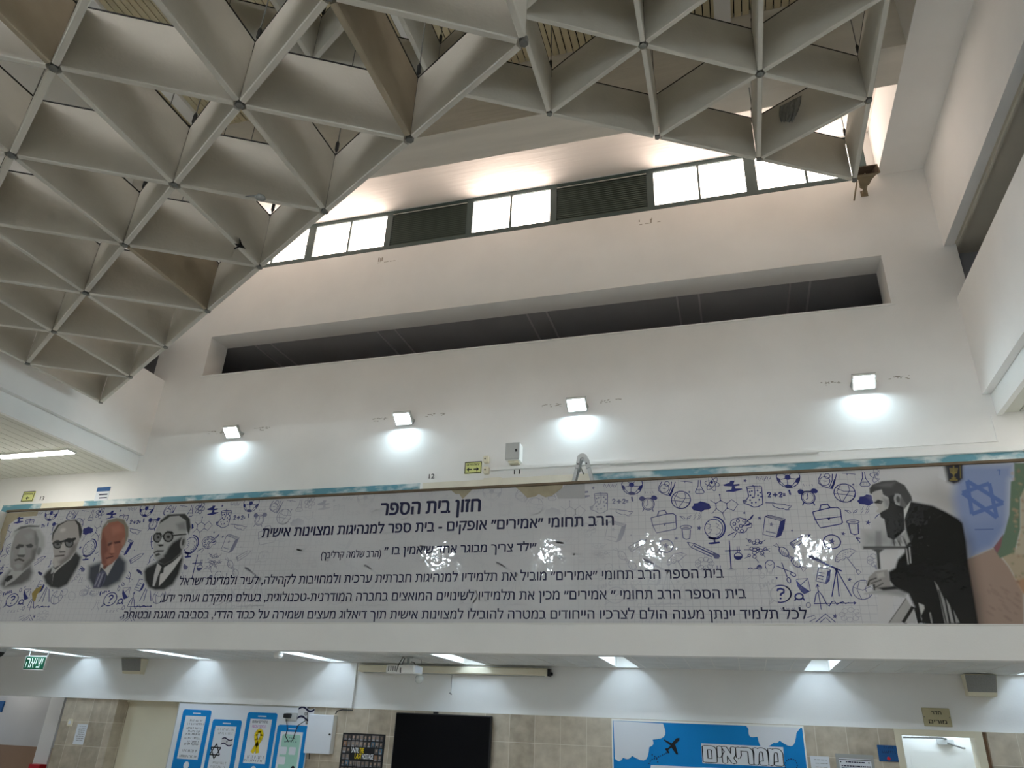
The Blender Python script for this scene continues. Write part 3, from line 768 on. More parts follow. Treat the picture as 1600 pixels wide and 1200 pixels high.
# grey cabinet, socket boxes, ladder, horn
r = empty('wall_cabinet', (-3.03, 9.9, 5.50), 'grey metal cabinet with black lock on the wall above number 11', 'cabinet')
b = MB(); b.box(-3.13, -2.92, 9.82, 9.998, 5.50, 5.76); b.build('body', M['white_plastic'], r)
b = MB(); b.rbox(-3.135, -2.915, 9.805, 9.82, 5.505, 5.765, .006); d = b.build('door', M['grey_box'], r)
b = MB(); b.tube([(-2.965, 9.79, 5.64), (-2.965, 9.805, 5.64)], .016, 10); b.box(-2.972, -2.958, 9.785, 9.792, 5.61, 5.645); b.build('lock', M['rubber'], d)
b = MB(); b.box(-3.10, -2.95, 9.86, 9.998, 5.475, 5.50); b.build('gland_plate', M['ivory'], r)
for (px, py, l) in ((757, 716, 'upper yellowed socket box right of the yellow arrow sign'), (757, 733, 'lower yellowed socket box right of the yellow arrow sign')):
    p = onY(px, py, 10); r = empty('socket_box', (p[0]+.04, 9.97, p[2]-.1), l, 'socket')
    b = MB(); b.rbox(p[0], p[0]+.085, 9.94, 9.998, p[2]-.09, p[2]+.02, .01); b.build('housing', M['ivory'], r)
    b = MB(); b.tube([(p[0]+.03, 9.935, p[2]-.03), (p[0]+.03, 9.94, p[2]-.03)], .012, 8); b.build('plug_hole', M['rubber'], r)
r = empty('folding_ladder', (-1.90, 9.6, 3.02), 'folded-out aluminium ladder standing on the balcony behind the parapet', 'ladder')
zt = 5.37
for y, nm in ((9.56, 'front_frame'), (9.66, 'front_frame')):
    for s in (-1, 1):
        f = MB(); xt, xb = -1.917+s*.045, -1.917+s*.62
        f.obox(((xt+xb)/2, y, (zt+3.03)/2), (.022*1, 0, 0), (0, .012, 0), ((xt-xb)/2, 0, (zt-3.03)/2))
        f.build('stile', M['alu'], r)
for s in (-1, 1):
    f = MB()
    for k in range(1, 9):
        z = 3.02+k*.27; x = -1.917+s*(.62-(.62-.045)*((z-3.03)/(zt-3.03))); f.tube([(x, 9.56, z), (x, 9.66, z)], .015, 8)
    f.build('rungs', M['alu'], r)
for y in (9.545, 9.675):
    f = MB(); ang = [math.pi*k/10 for k in range(11)]
    outer = [(-1.917+.075*math.cos(a), zt-.02+.075*math.sin(a)) for a in ang]; inner = [(-1.917+.03*math.cos(a), zt-.04+.03*math.sin(a)) for a in reversed(ang)]
    vs = outer+[(-1.917-.10, zt-.16), (-1.917-.055, zt-.17)]+inner+[(-1.917+.055, zt-.17), (-1.917+.10, zt-.16)]
    f.prism(vs, y-.012, y+.012); h = f.build('hinge', M['alu'], r)
    f = MB()
    for dx in (-.06, .06): f.tube([(-1.917+dx, y-.018, zt-.10), (-1.917+dx, y-.01, zt-.10)], .012, 8)
    f.build('bolts', M['rubber'], h)
f = MB(); f.obox((-1.93, 9.6, 5.19), (.02, 0, -.05), (0, .008, 0), (.008, 0, .004)); f.build('lock_strap', M['steel'], r)

r = empty('horn_loudspeaker', (2.40, 9.8, 9.44), 'beige rectangular horn loudspeaker on the wall below the right end of the windows', 'loudspeaker')
def horn_ring(k, c, w_, h_, ax, up):
    c, ax, up = Vector(c), Vector(ax), Vector(up)
    return [c-ax*w_-up*h_, c+ax*w_-up*h_, c+ax*w_+up*h_, c-ax*w_+up*h_]
n = Vector((.04, -.80, .25)).normalized(); ax = Vector((1, 0, 0)); up = ax.cross(n)*1; up = up if up.z > 0 else -up
c0 = Vector((2.40, 9.62, 9.70)); mb = MB(); prof = [(0, .175, .11), (.02, .165, .10), (.06, .125, .075), (.14, .085, .055), (.24, .06, .045)]
vs = []
for d_, w_, h_ in prof: vs += horn_ring(0, c0-n*d_, w_, h_, ax, up)
fs = [(k*4+i, k*4+(i+1) % 4, (k+1)*4+(i+1) % 4, (k+1)*4+i) for k in range(4) for i in range(4)]+[(16, 17, 18, 19)]
mb.add(vs, fs)
o = mb.build('horn_flare', M['horn'], r); sm = o.modifiers.new('thickness', 'SOLIDIFY'); sm.thickness = .008
mb = MB(); vs = []
for d_, w_, h_ in [(.004, .158, .094), (.06, .11, .065), (.12, .08, .045)]: vs += horn_ring(0, c0-n*d_, w_, h_, ax, up)
mb.add(vs, [(k*4+i, k*4+(i+1) % 4, (k+1)*4+(i+1) % 4, (k+1)*4+i) for k in range(2) for i in range(4)]+[(8, 9, 10, 11)])
mb.build('horn_mouth', M['horn_in'], r)
mb = MB(); mb.tube([c0-n*.11, c0-n*.075], [.028, .02], 12); mb.build('reentrant_cone', M['ivory'], r)
mb = MB(); mb.tube([c0-n*.24, c0-n*.30], [.06, .055], 14); mb.build('driver', M['horn'], r)
mb = MB(); mb.obox((2.40, 9.90, 9.57), (.03, 0, 0), (0, .09, -.02), (0, .002, .006)); mb.box(2.35, 2.45, 9.985, 9.998, 9.50, 9.60); mb.tube([(2.28, 9.75, 9.62), (2.25, 9.78, 9.50), (2.24, 9.98, 9.44)], .012, 6)
mb.build('bracket', M['horn'], r)

# ================================================================== things under the balcony
def wall_speaker(x0, x1, z0, z1, label):
    r = empty('wall_speaker', ((x0+x1)/2, 9.9, z0), label, 'speaker', 'wall speakers under the soffit')
    b = MB(); b.add([(x0, 9.80, z1), (x1, 9.80, z1), (x1, 9.96, z1), (x0, 9.96, z1), (x0+.02, 9.87, z0), (x1-.02, 9.87, z0), (x1-.02, 9.96, z0), (x0+.02, 9.96, z0)],
                    [(0, 1, 2, 3), (7, 6, 5, 4), (0, 4, 5, 1), (1, 5, 6, 2), (2, 6, 7, 3), (3, 7, 4, 0)])
    if x0 > 0: b.box(x0+.02, x1-.02, 9.95, 9.998, z0, z1)
    b.build('cabinet', M['ivory'], r)
    b = MB(); b.add([(x0+.008, 9.79, z1-.008), (x1-.008, 9.79, z1-.008), (x1-.018, 9.853, z0+.04), (x0+.018, 9.853, z0+.04), (x0+.008, 9.80, z1-.008), (x1-.008, 9.80, z1-.008), (x1-.018, 9.863, z0+.04), (x0+.018, 9.863, z0+.04)],
                    [(3, 2, 1, 0), (0, 1, 5, 4), (1, 2, 6, 5), (2, 3, 7, 6), (3, 0, 4, 7)])
    b.build('grille', M['grille'], r)
wall_speaker(-9.16, -8.79, 2.43, 2.645, 'grey-fronted wall speaker on the white beam above the cream door')
wall_speaker(2.34, 2.66, 2.425, 2.645, 'grey-fronted wall speaker on the white beam near the right edge, by the brass plate')

r = empty('exit_sign', (-9.93, 9.0, 2.42), 'green and white illuminated exit sign hanging under the soffit', 'exit sign')
b = MB(); b.rbox(-10.115, -9.745, 8.98, 9.02, 2.405, 2.575, .006); b.build('panel', M['green'], r)
b = MB(); b.box(-10.125, -9.735, 8.985, 9.03, 2.575, 2.59); b.box(-10.125, -10.115, 8.985, 9.03, 2.40, 2.575); b.box(-9.745, -9.735, 8.985, 9.03, 2.40, 2.575); b.box(-10.125, -9.735, 8.985, 9.03, 2.395, 2.405); b.build('rim', M['white_plastic'], r)
b = MB(); b.tube([(-9.75, 9.01, 2.59), (-9.75, 9.01, 2.655)], .008, 8); b.tube([(-10.1, 9.01, 2.59), (-10.1, 9.01, 2.655)], .008, 8); b.build('hanger', M['white_plastic'], r)
lettering('lettering', rtl('יציאה'), M['exit_glow'], r, -10.08, -9.78, 2.425, 2.555, 8.977)
p = onZ(2, 1020, 2.6); r = empty('dome_camera', (p[0], p[1], 2.56), 'dark round ceiling dome at the left edge under the soffit', 'camera')
b = MB(); b.ball((p[0]-.03, p[1], 2.60), .06, 8); b.build('dome', M['rubber'], r, smooth=True)
b = MB(); b.tube([(p[0]-.03, p[1], 2.61), (p[0]-.03, p[1], 2.655)], .07, 16); b.build('base', M['grey_box'], r)

r = empty('projector', (-4.05, 9.0, 2.45), 'white projector hanging from the soffit on a bracket', 'projector')
b = MB(); b.rbox(-4.25, -3.87, 8.86, 9.12, 2.455, 2.555, .012); body = b.build('body', M['white_plastic'], r)
b = MB(); b.tube([(-3.95, 9.12, 2.51), (-3.95, 9.14, 2.51)], [.04, .035], 16); b.build('lens', M['glass'], body)
b = MB()
for k in range(4): b.box(-4.22+.03*k, -4.205+.03*k, 8.857, 8.86, 2.475, 2.535)
b.build('vent', M['grille'], body)
b = MB(); b.box(-3.872, -3.868, 8.88, 9.10, 2.47, 2.545); b.build('panel', M['paper'], body)
b = MB(); b.tube([(-4.02, 9.0, 2.555), (-4.02, 9.0, 2.655)], .018, 10); b.tube([(-4.02, 9.0, 2.64), (-4.02, 9.0, 2.656)], .06, 16); b.box(-4.12, -3.92, 8.93, 9.07, 2.556, 2.562); b.build('mount', M['grey_box'], r)
b = MB(); b.tube([(-4.05, 8.97, 2.656), (-4.06, 8.94, 2.60), (-4.05, 8.85, 2.50), (-4.04, 8.84, 2.46)], .006, 6); b.tube([(-4.08, 8.97, 2.656), (-4.08, 8.85, 2.55), (-4.1, 8.845, 2.47)], .005, 6); b.tube([(-3.98, 9.0, 2.6), (-3.93, 8.98, 2.59), (-3.90, 8.95, 2.555)], .005, 6); b.build('cable', M['rubber'], r)
p = onY(655, 1061, 9.3); r = empty('hanging_ball', tuple(p), 'clear round ball hanging just below the projector', 'hanging ball')
b = MB(); b.ball(tuple(p), .055, 10); b.build('ball', M['bulb'], r, smooth=True)
b = MB(); b.tube([(p[0], p[1], p[2]+.05), (p[0]+.01, p[1], 2.655)], .003, 5); b.build('string', M['grille'], r)
p = (-5.71, 8.72); r = empty('smoke_detector', (p[0], p[1], 2.58), 'white round smoke detector on the soffit over the third light', 'smoke detector')
b = MB(); b.tube([(p[0], p[1], 2.655), (p[0], p[1], 2.62), (p[0], p[1], 2.59)], [.06, .06, .04], 16); b.build('body', M['white_plastic'], r)
b = MB(); b.tube([(p[0], p[1], 2.592), (p[0], p[1], 2.586)], .02, 10); b.build('sensor', M['grey_box'], r)
r = empty('projection_screen', (-3.8, 9.93, 2.53), 'rolled-up projection screen in a long ivory casing under the soffit', 'projection screen')
b = MB(); b.rbox(-5.17, -2.45, 9.88, 9.998, 2.535, 2.625, .012); b.build('casing', M['ivory'], r)
b = MB(); b.box(-2.45, -2.42, 9.89, 9.99, 2.53, 2.62); b.tube([(-2.42, 9.94, 2.56), (-2.39, 9.94, 2.56)], .02, 8); b.build('end_cap', M['rubber'], r)
b = MB(); b.box(-5.1, -2.5, 9.93, 9.95, 2.522, 2.535); b.build('bottom_bar', M['grey_box'], r)
b = MB(); b.tube([(-3.78, 9.93, 2.525), (-3.78, 9.94, 2.30)], .004, 6); b.tube([(-3.80, 9.94, 2.30), (-3.77, 9.94, 2.28)], .010, 6); b.build('pull_cord', M['grille'], r)

# tiled pier: switch and sheet
p = onY(110, 1129, 10); r = empty('light_switch', (p[0], 9.98, p[2]), 'square ivory light switch on the tiled pier at left', 'light switch')
b = MB(); b.rbox(p[0]-.05, p[0]+.05, 9.985, 9.998, p[2]-.05, p[2]+.05, .006); b.build('plate', M['ivory'], r)
b = MB(); b.box(p[0]-.02, p[0]+.02, 9.979, 9.985, p[2]-.025, p[2]+.025); b.build('rocker', M['paper'], r)
def sheet(name, x0, x1, z0, z1, y, label, cat, lines, ink='ink_black', w_=.010):
    r = empty(name, ((x0+x1)/2, y, z0), label, cat)
    b = MB(); b.box(x0, x1, y-.003, y, z0, z1); b.build('page', M['paper'], r)
    if lines:
        b = MB(); rr = random.Random(int(x0*1000)); W = x1-x0; H = z1-z0
        for k in range(lines):
            z = z1-H*(.12+.78*k/lines); a = x0+W*rr.uniform(.12, .3); e = x1-W*rr.uniform(.1, .16)
            while a < e-.01:
                l = rr.uniform(.015, .05); b.box(a, min(a+l, e), y-.0045, y-.003, z, z+w_); a += l+.010
        b.build('printed_lines', M[ink], r)
    return r
a_, b_, c_ = onY(122, 1131, 10), onY(138, 1132, 10), onY(116, 1163, 10)
sheet('paper_sheet', a_[0], b_[0], c_[2], a_[2], 9.998, 'white printed sheet taped to the tiled pier below the switch', 'sheet', 8, 'grille', .007)
# poster board with phone-shaped posters
r = empty('poster_board', (-6.98, 9.98, 0.9), 'large white board beside the cream door holding phone-shaped posters', 'poster board')
b = MB(); b.box(-8.06, -5.92, 9.975, 9.998, 0.9, 2.045); b.build('panel', M['paper'], r)
b = MB(); b.box(-8.07, -5.91, 9.975, 9.998, 2.045, 2.062); b.box(-8.075, -8.06, 9.975, 9.998, 0.9, 2.045); b.box(-5.92, -5.905, 9.975, 9.998, 0.9, 2.045); b.build('edge_strip', M['grey_box'], r)
def rrect(x0, x1, z0, z1, rad, n=5):
    o = []
    for cx, cz, a0 in ((x1-rad, z1-rad, 0), (x0+rad, z1-rad, 90), (x0+rad, z0+rad, 180), (x1-rad, z0+rad, 270)):
        for k in range(n+1):
            a = math.radians(a0+90*k/n); o.append((cx+rad*math.cos(a), cz+rad*math.sin(a)))
    return o[::-1]
def phone(px, py, label, content):
    p = onY(px, py, 9.97); x0, z1 = p[0], p[2]; W, H = .49, .80; Y = 9.975
    r = empty('phone_poster', (x0+W/2, Y, z1-H), label, 'poster', 'phone-shaped posters on the white board')
    b = MB(); b.prism(rrect(x0-.018, x0+W+.018, z1-H-.018, z1+.018, .05), Y-.002, Y); b.build('backing', M['paper'], r)
    b = MB(); b.prism(rrect(x0, x0+W, z1-H, z1, .035), Y-.005, Y-.002); b.build('card', M['blue'], r)
    sx0, sx1, sz0, sz1 = x0+.065, x0+W-.075, z1-H+.155, z1-.085
    b = MB(); b.box(sx0, sx1, Y-.007, Y-.005, sz0, sz1); b.build('page', M['paper'], r)
    b = MB(); b.prism([(x0+W*.5+.045*math.cos(2*math.pi*k/20), z1-H+.075+.05*math.sin(2*math.pi*k/20)) for k in range(20)][::-1], Y-.007, Y-.005); b.build('button', M['paper'], r)
    b = MB(); b.prism(rrect(x0+W*.36, x0+W*.64, z1-.055, z1-.042, .006), Y-.007, Y-.005); b.build('slot', M['paper'], r)
    content(r, sx0, sx1, sz0, sz1, Y-.0085)
def scribble(r, x0, x1, rows, y, seed, ink='ink_black', h=.020):
    """rows of hand-written Hebrew, one mesh of short strokes"""
    rr = random.Random(seed); b = MB()
    for z, f in rows:
        a = x0+(x1-x0)*f; e = x1-(x1-x0)*f*.5
        while a < e:
            if rr.random() < .2: a += .016
            k = rr.randint(0, 3); t = .0042
            b.box(a, a+t, y, y+.001, z, z+h)
            if k: b.box(a, a+.013, y, y+.001, z+(h-t)*(1 if k < 3 else 0), z+t+(h-t)*(1 if k < 3 else 0))
            if k == 2: b.box(a+.010, a+.010+t, y, y+.001, z+h*.3, z+h)
            a += .021
    b.build('handwriting', M[ink], r)
def c_text(r, x0, x1, z0, z1, y):
    H = z1-z0
    scribble(r, x0+.03, x1-.02, [(z1-H*f, g) for f, g in ((.13, .2), (.21, .08), (.31, .1), (.38, .22), (.45, .12), (.54, .1), (.62, .3), (.68, .15))], y, 5, h=.024)
    scribble(r, x0+.02, x1-.02, [(z1-H*.84, .15), (z1-H*.97, .05)], y, 6, h=.032)
def wavy_flag(r, x0, z0, w_, h_, y, tag_=''):
    f = lambda t: .16*h_*math.sin(t*2*math.pi)
    b = MB(); n = 14
    def band(mb, lo, hi, yy):
        for k in range(n):
            a, c = k/n, (k+1)/n
            mb.add([(x0+w_*a, yy, z0+h_*lo+f(a)), (x0+w_*c, yy, z0+h_*lo+f(c)), (x0+w_*c, yy, z0+h_*hi+f(c)), (x0+w_*a, yy, z0+h_*hi+f(a))], [(0, 1, 2, 3)])
    band(b, 0, 1, y); b.build('flag_field', M['flag'], r)
    for lo, hi in ((.06, .22), (.78, .94)): b = MB(); band(b, lo, hi, y-.001); b.build('flag_stripe', M['ink_navy'], r)
    b = MB(); star(b, x0+w_*.5, z0+h_*.5+f(.5), h_*.16, h_*.025, y-.001); b.build('flag_star', M['grille'], r)
def star(mb, cx, cz, R, t, y):
    for s in (1, -1):
        P_ = [(cx+R*math.sin(2*math.pi*k/3), cz+s*R*math.cos(2*math.pi*k/3)) for k in range(3)]
        for k in range(3):
            (ax_, az_), (bx_, bz_) = P_[k], P_[(k+1) % 3]; dx, dz = bx_-ax_, bz_-az_; L = math.hypot(dx, dz); nx_, nz_ = -dz/L*t, dx/L*t
            mb.add([(ax_-nx_, y, az_-nz_), (bx_-nx_, y, bz_-nz_), (bx_+nx_, y, bz_+nz_), (ax_+nx_, y, az_+nz_)], [(0, 1, 2, 3)])
def c_flag(r, x0, x1, z0, z1, y):
    W, H = x1-x0, z1-z0
    scribble(r, x0+.03, x1-.02, [(z1-H*.10, .08), (z1-H*.19, .15)], y, 8, 'grille', .026)
    scribble(r, x0+.02, x1-.06, [(z0+H*.14, .2), (z0+H*.05, .05)], y, 9, 'grille', .028)
    wavy_flag(r, x0+W*.42, z0+H*.56, W*.52, H*.17, y)
    b = MB(); star(b, x0+W*.22, z0+H*.42, .095, .008, y); b.build('drawn_star', M['ink_black'], r)
def c_ribbon(r, x0, x1, z0, z1, y):
    W, H = x1-x0, z1-z0
    def T(pts): return [(x0+W*a, y-.001, z0+H*(1-c)) for a, c in pts]
    path = [(.34, .76), (.48, .60), (.62, .46), (.66, .36), (.58, .27), (.46, .27), (.38, .36), (.42, .46), (.52, .60), (.58, .76)]
    b = MB(); b2 = MB()
    for mb, hw, yy in ((b2, .030, y), (b, .023, y-.001)):
        for (a, c), (a2, c2) in zip(path[:-1], path[1:]):
            ax_, az_, bx_, bz_ = x0+W*a, z0+H*(1-c), x0+W*a2, z0+H*(1-c2); dx, dz = bx_-ax_, bz_-az_; L = math.hypot(dx, dz); e = .006; dx, dz = dx/L, dz/L
            mb.add([(ax_-dx*e+dz*hw, yy, az_-dz*e-dx*hw), (bx_+dx*e+dz*hw, yy, bz_+dz*e-dx*hw), (bx_+dx*e-dz*hw, yy, bz_+dz*e+dx*hw), (ax_-dx*e-dz*hw, yy, az_-dz*e+dx*hw)], [(0, 1, 2, 3)])
    b2.build('ribbon_outline', M['gold'], r); b.build('ribbon', M['yellow'], r)
    lettering('lettering', rtl('מחזירים אותם'), M['ink_navy'], r, x0+.04, x1-.06, z1-H*.09, z1-H*.035, y, .005)
    lettering('lettering', rtl('הביתה עכשיו'), mat('pink_print', rgb(190, 120, 190), .6), r, x0+.05, x1-.08, z1-H*.2, z1-H*.14, y, .005)
    scribble(r, x0+.05, x1-.04, [(z0+H*.105, .02)], y, 11, 'ink_navy', .04)
    scribble(r, x0+.01, x1-.05, [(z0+H*.04, .02)], y, 12, 'ink_black', .026)
def c_chart(r, x0, x1, z0, z1, y):
    W, H = x1-x0, z1-z0
    b = MB(); b.prism(rrect(x0+W*.1, x1-W*.08, z0+H*.14, z1-H*.06, .03), y, y+.001); b.build('printed_ground', M['teal'], r)
    b = MB()
    for cx, cz in ((.24, .58), (.64, .58), (.24, .36)): b.prism(rrect(x0+W*(cx-.15), x0+W*(cx+.15), z0+H*(cz-.085), z0+H*(cz+.085), .015), y-.001, y)
    b.build('printed_boxes', M['paper'], r)
    b = MB(); b.prism([(x0+W*.78+.03*math.cos(k*math.pi/6), z0+H*.2+.035*math.sin(k*math.pi/6)) for k in range(12)][::-1], y-.001, y); b.build('printed_figure', M['ink_black'], r)
    scribble(r, x0+W*.2, x1-W*.2, [(z1-H*.16, .3), (z1-H*.24, .05)], y-.001, 14, 'ink_navy', .018)
phone(287, 1108, 'phone-shaped blue poster filled with handwriting, leftmost on the board', c_text)
phone(333, 1123.5, 'phone-shaped blue poster with a drawn star and small flag', c_flag)
phone(387.5, 1112.5, 'phone-shaped blue poster with a yellow ribbon', c_ribbon)
phone(434.5, 1132, 'phone-shaped blue poster with a teal chart, under the cable', c_chart)
p = onY(464, 1125, 9.97); r = empty('paper_flag', (p[0]+.1, 9.97, p[2]), 'small white flag with two dark stripes at the corner of the poster board', 'flag')
wavy_flag(r, p[0], p[2]-.0, .255, .165, 9.968)
p = onY(443, 1128, 9.95); r = empty('wall_outlet', (p[0]+.07, 9.95, p[2]), 'small grey outlet with black plug on the poster board', 'outlet')
b = MB(); b.rbox(p[0]+.01, p[0]+.19, 9.955, 9.975, p[2]+.01, p[2]+.12, .008); b.build('plate', M['grey_box'], r)
b = MB(); b.rbox(p[0]+.0, p[0]+.11, 9.91, 9.955, p[2]+.05, p[2]+.11, .01); b.build('plug', M['rubber'], r)
cp = [onY(px, py, 9.94) for px, py in ((448, 1124), (449, 1140), (446, 1150), (450, 1158), (457, 1157), (461, 1145), (465, 1134), (480, 1124), (481, 1105))]
b = MB(); b.tube(cp, .006, 6); b.build('power_cable', M['rubber'], label='black looping cable hanging from the outlet on the poster board', cat='cable')
r = empty('wall_box', (-5.69, 9.9, 1.49), 'white metal wall box between the poster board and the photo-grid poster', 'cabinet')
b = MB(); b.box(-5.825, -5.445, 9.895, 9.998, 1.495, 1.965); b.build('body', M['white_plastic'], r)
b = MB(); b.rbox(-5.83, -5.44, 9.88, 9.895, 1.49, 1.97, .006); d = b.build('door', M['paper'], r)
b = MB(); b.tube([(-5.465, 9.865, 1.73), (-5.465, 9.881, 1.73)], .012, 10); b.build('lock', M['rubber'], d)
cp = [onY(px, py, 9.95) for px, py in ((524, 1116), (527, 1111), (535, 1109), (551, 1110))]
b = MB(); b.tube(cp, .008, 6); b.build('power_cable', M['rubber'], label='black cable running from the wall box up to the white beam', cat='cable')
b = MB(); cp = [onY(px, py, 9.95) for px, py in ((482, 1146), (479, 1157), (481, 1163), (484, 1168), (483, 1186)) ]; b.tube(cp, .006, 6); b.build('power_cable', M['rubber'], label='thin black cable along the left side of the white wall box', cat='cable')

# photo-grid poster
x0, x1, z1 = -5.325, -4.695, 1.76; z0 = .86
r = empty('photo_poster', ((x0+x1)/2, 9.99, z0), 'black poster of small portraits with white and yellow lettering', 'poster')
b = MB(); b.box(x0, x1, 9.99, 9.998, z0, z1); b.build('card', M['ink_black'], r)
b = MB(); rr = random.Random(3)
for row in range(11):
    for c in range(10):
        if row in (2, 3) and 2 <= c <= 7: continue
        a = x0+.022+c*.0595; z = z1-.085-row*.078; k = rr.random()
        base = np.array((.24, .21, .20))*rr.uniform(.15, 1.0)
        if k < .12: base = np.array((.06, .15, .24))
        if k > .93: base = np.array((.24, .12, .06))
        n0 = len(b.v)
        b.add([(a, 9.9885, z), (a+.05, 9.9885, z), (a+.05, 9.9885, z+.065), (a, 9.9885, z+.065)], [(0, 1, 2, 3)]); b.c += [tuple(base)]*4
        fc = np.array((.46, .32, .25))*rr.uniform(.25, 1)
        ring = [(a+.025+.013*math.cos(t_), 9.9880, z+.038+.018*math.sin(t_)) for t_ in [math.pi*q/4 for q in range(8)]]
        b.add(ring, [tuple(range(8))]); b.c += [tuple(fc)]*8
        sh = np.array((.25, .25, .27))*rr.uniform(.1, 1.4)
        b.add([(a+.006, 9.9878, z), (a+.044, 9.9878, z), (a+.034, 9.9878, z+.02), (a+.016, 9.9878, z+.02)], [(0, 1, 2, 3)]); b.c += [tuple(sh)]*4
b.build('printed_portraits', M['card'], r)
lettering('lettering', 'UNTIL', M['paper'], r, x0+.15, x0+.265, z1-.235, z1-.175, 9.988, .02)
lettering('lettering', 'THE', M['yellow'], r, x0+.275, x0+.34, z1-.235, z1-.175, 9.988, .02, label='yellow lettering')
lettering('lettering', 'LAST', M['yellow'], r, x0+.215, x0+.315, z1-.305, z1-.245, 9.988, .02, label='yellow lettering')
lettering('lettering', 'HOSTAGE', M['paper'], r, x0+.325, x0+.485, z1-.305, z1-.245, 9.988, .02)

r = empty('television', (-3.86, 9.9, 1.1), 'large black wall television on the tiles under the white beam', 'television')
b = MB(); b.rbox(-4.53, -3.185, 9.90, 9.96, 1.10, 2.035, .008); b.build('case', M['rubber'], r)
b = MB(); b.box(-4.515, -3.20, 9.897, 9.90, 1.13, 2.02); b.build('screen', M['glass'], r)
b = MB(); b.box(-4.2, -3.5, 9.96, 9.998, 1.3, 1.9); b.build('wall_mount', M['steel'], r)
b = MB(); b.box(-3.99, -3.93, 9.89, 9.93, 2.036, 2.06); b.build('camera_module', M['rubber'], r)

# blue board with clouds, plane and a paper title
x0, x1, z1, z0 = -1.625, .592, 2.05, .9
r = empty('notice_board', ((x0+x1)/2, 9.98, z0), 'bright blue notice board with paper clouds, a black plane and a bubble-letter title', 'notice board')
b = MB(); b.box(x0, x1, 9.975, 9.998, z0, z1); b.build('panel', M['blue'], r)
b = MB(); b.box(x0-.012, x0+.004, 9.968, 9.998, z0, z1+.01); b.box(x1-.004, x1+.012, 9.968, 9.998, z0, z1+.01); b.box(x0+.004, x1-.004, 9.968, 9.998, z1-.012, z1+.01); b.build('edge_strip', M['white_plastic'], r)
def c4(x, y, Y=9.972): q = onY(940+x*.2, 1115+y*.2, Y); return (q[0], q[2])
def cloud(pts, circles):
    from mathutils.geometry import delaunay_2d_cdt
    return pts
def lobed(start, lobes, n=7):
    """outline that runs along arcs between the given points, bulging outwards"""
    out = [start]
    for (x, y, bulge) in lobes:
        ax_, az_ = out[-1]; bx_, bz_ = x, y
        for k in range(1, n+1):
            t_ = k/n; mx_, mz_ = ax_+(bx_-ax_)*t_, az_+(bz_-az_)*t_
            h_ = bulge*math.sin(math.pi*t_); L = math.hypot(bx_-ax_, bz_-az_); nx_, nz_ = -(bz_-az_)/L, (bx_-ax_)/L
            out.append((mx_+nx_*h_*L, mz_+nz_*h_*L))
    return out
def cloud_card(px, lob):
    P0 = px; o = lobed(P0, lob); pts = [c4(*q) for q in o]
    b = MB(); b.prism(pts, 9.969, 9.975); b.build('paper_cloud', M['paper'], r)
cloud_card((92, 56), [(480, 78, 0), (398, 203, -.42), (372, 262, -.3), (238, 330, -.5), (168, 345, -.25), (104, 352, -.35), (92, 56, 0)])
cloud_card((1120, 84), [(1556, 108, 0), (1522, 150, 0), (1390, 210, -.55), (1345, 228, -.2), (1218, 180, -.5), (1148, 120, -.4), (1120, 84, 0)])
pl = [(488, 200), (548, 232), (585, 192), (608, 190), (607, 210), (575, 240), (598, 318), (585, 320), (545, 265), (520, 285), (528, 305), (520, 312), (506, 290), (495, 275), (505, 270), (515, 272), (540, 250), (490, 212)]
b = MB(); b.prism([c4(*q) for q in pl], 9.969, 9.973); b.build('paper_plane', M['ink_black'], r)
b = MB(); dots = [(505, 308), (490, 316), (475, 324), (460, 331), (445, 338), (430, 345), (412, 352), (395, 358), (380, 372), (370, 390), (395, 322), (415, 335), (430, 355), (438, 378)]
for k in range(16): dots.append((1480+48*math.cos(k*math.pi/8), 405+50*math.sin(k*math.pi/8)))
for q in dots:
    a = c4(*q); b.box(a[0]-.006, a[0]+.006, 9.973, 9.975, a[1]-.006, a[1]+.006)
b.build('dotted_trail', M['ink_navy'], r)
b = MB(); b.prism([c4(*q) for q in ((778, 232), (1418, 262), (1430, 418), (788, 388))], 9.966, 9.972); b.build('title_card', M['paper'], r)
a, c = c4(792, 375), c4(1412, 268)
lettering('lettering', rtl('ממריאים'), M['ink_black'], r, a[0]+.02, c[0]-.02, a[1]+.005, a[1]+.165, 9.9645, .09, label='black-outlined bubble letters')
lettering('lettering', rtl('ממריאים'), M['paper'], r, a[0]+.02, c[0]-.02, a[1]+.005, a[1]+.165, 9.9625, .045, label='pale letter fill')
b = MB(); b.prism([c4(*q) for q in ((385, 402), (1260, 440), (1262, 900), (340, 900))], 9.968, 9.974); b.build('paper_sheet', M['paper'], r)

# right-hand notices, brass plate
def c8(x, y, Y=10.0): q = onY(1250+x*.21875, 1120+y*.21875, Y); return (q[0], q[2])
a, c = c8(70, 278), c8(205, 284); sheet('paper_sheet', a[0], c[0], a[1]-.33, a[1], 9.998, 'white printed sheet on the tiles right of the blue board', 'sheet', 7, 'grille', .006)
a, c = c8(250, 262), c8(520, 280); z1 = a[1]
r = empty('framed_notice', ((a[0]+c[0])/2, 9.98, z1-.4), 'white notice in a silver frame on the tiles left of the small blue sign', 'notice')
b = MB(); b.box(a[0], c[0], 9.975, 9.998, z1-.45, z1); b.build('frame', M['alu'], r)
b = MB(); b.box(a[0]+.03, c[0]-.03, 9.972, 9.975, z1-.43, z1-.045); b.build('page', M['paper'], r)
b = MB(); rr = random.Random(8)
for k, z in enumerate((z1-.085, z1-.125, z1-.15, z1-.175, z1-.2, z1-.225)):
    e = .1 if k in (0,) else .05; xx = a[0]+e
    while xx < c[0]-e: l = rr.uniform(.01, .035); b.box(xx, xx+l, 9.970, 9.972, z, z+.011); xx += l+.007
b.build('printed_lines', M['ink_navy'], r)
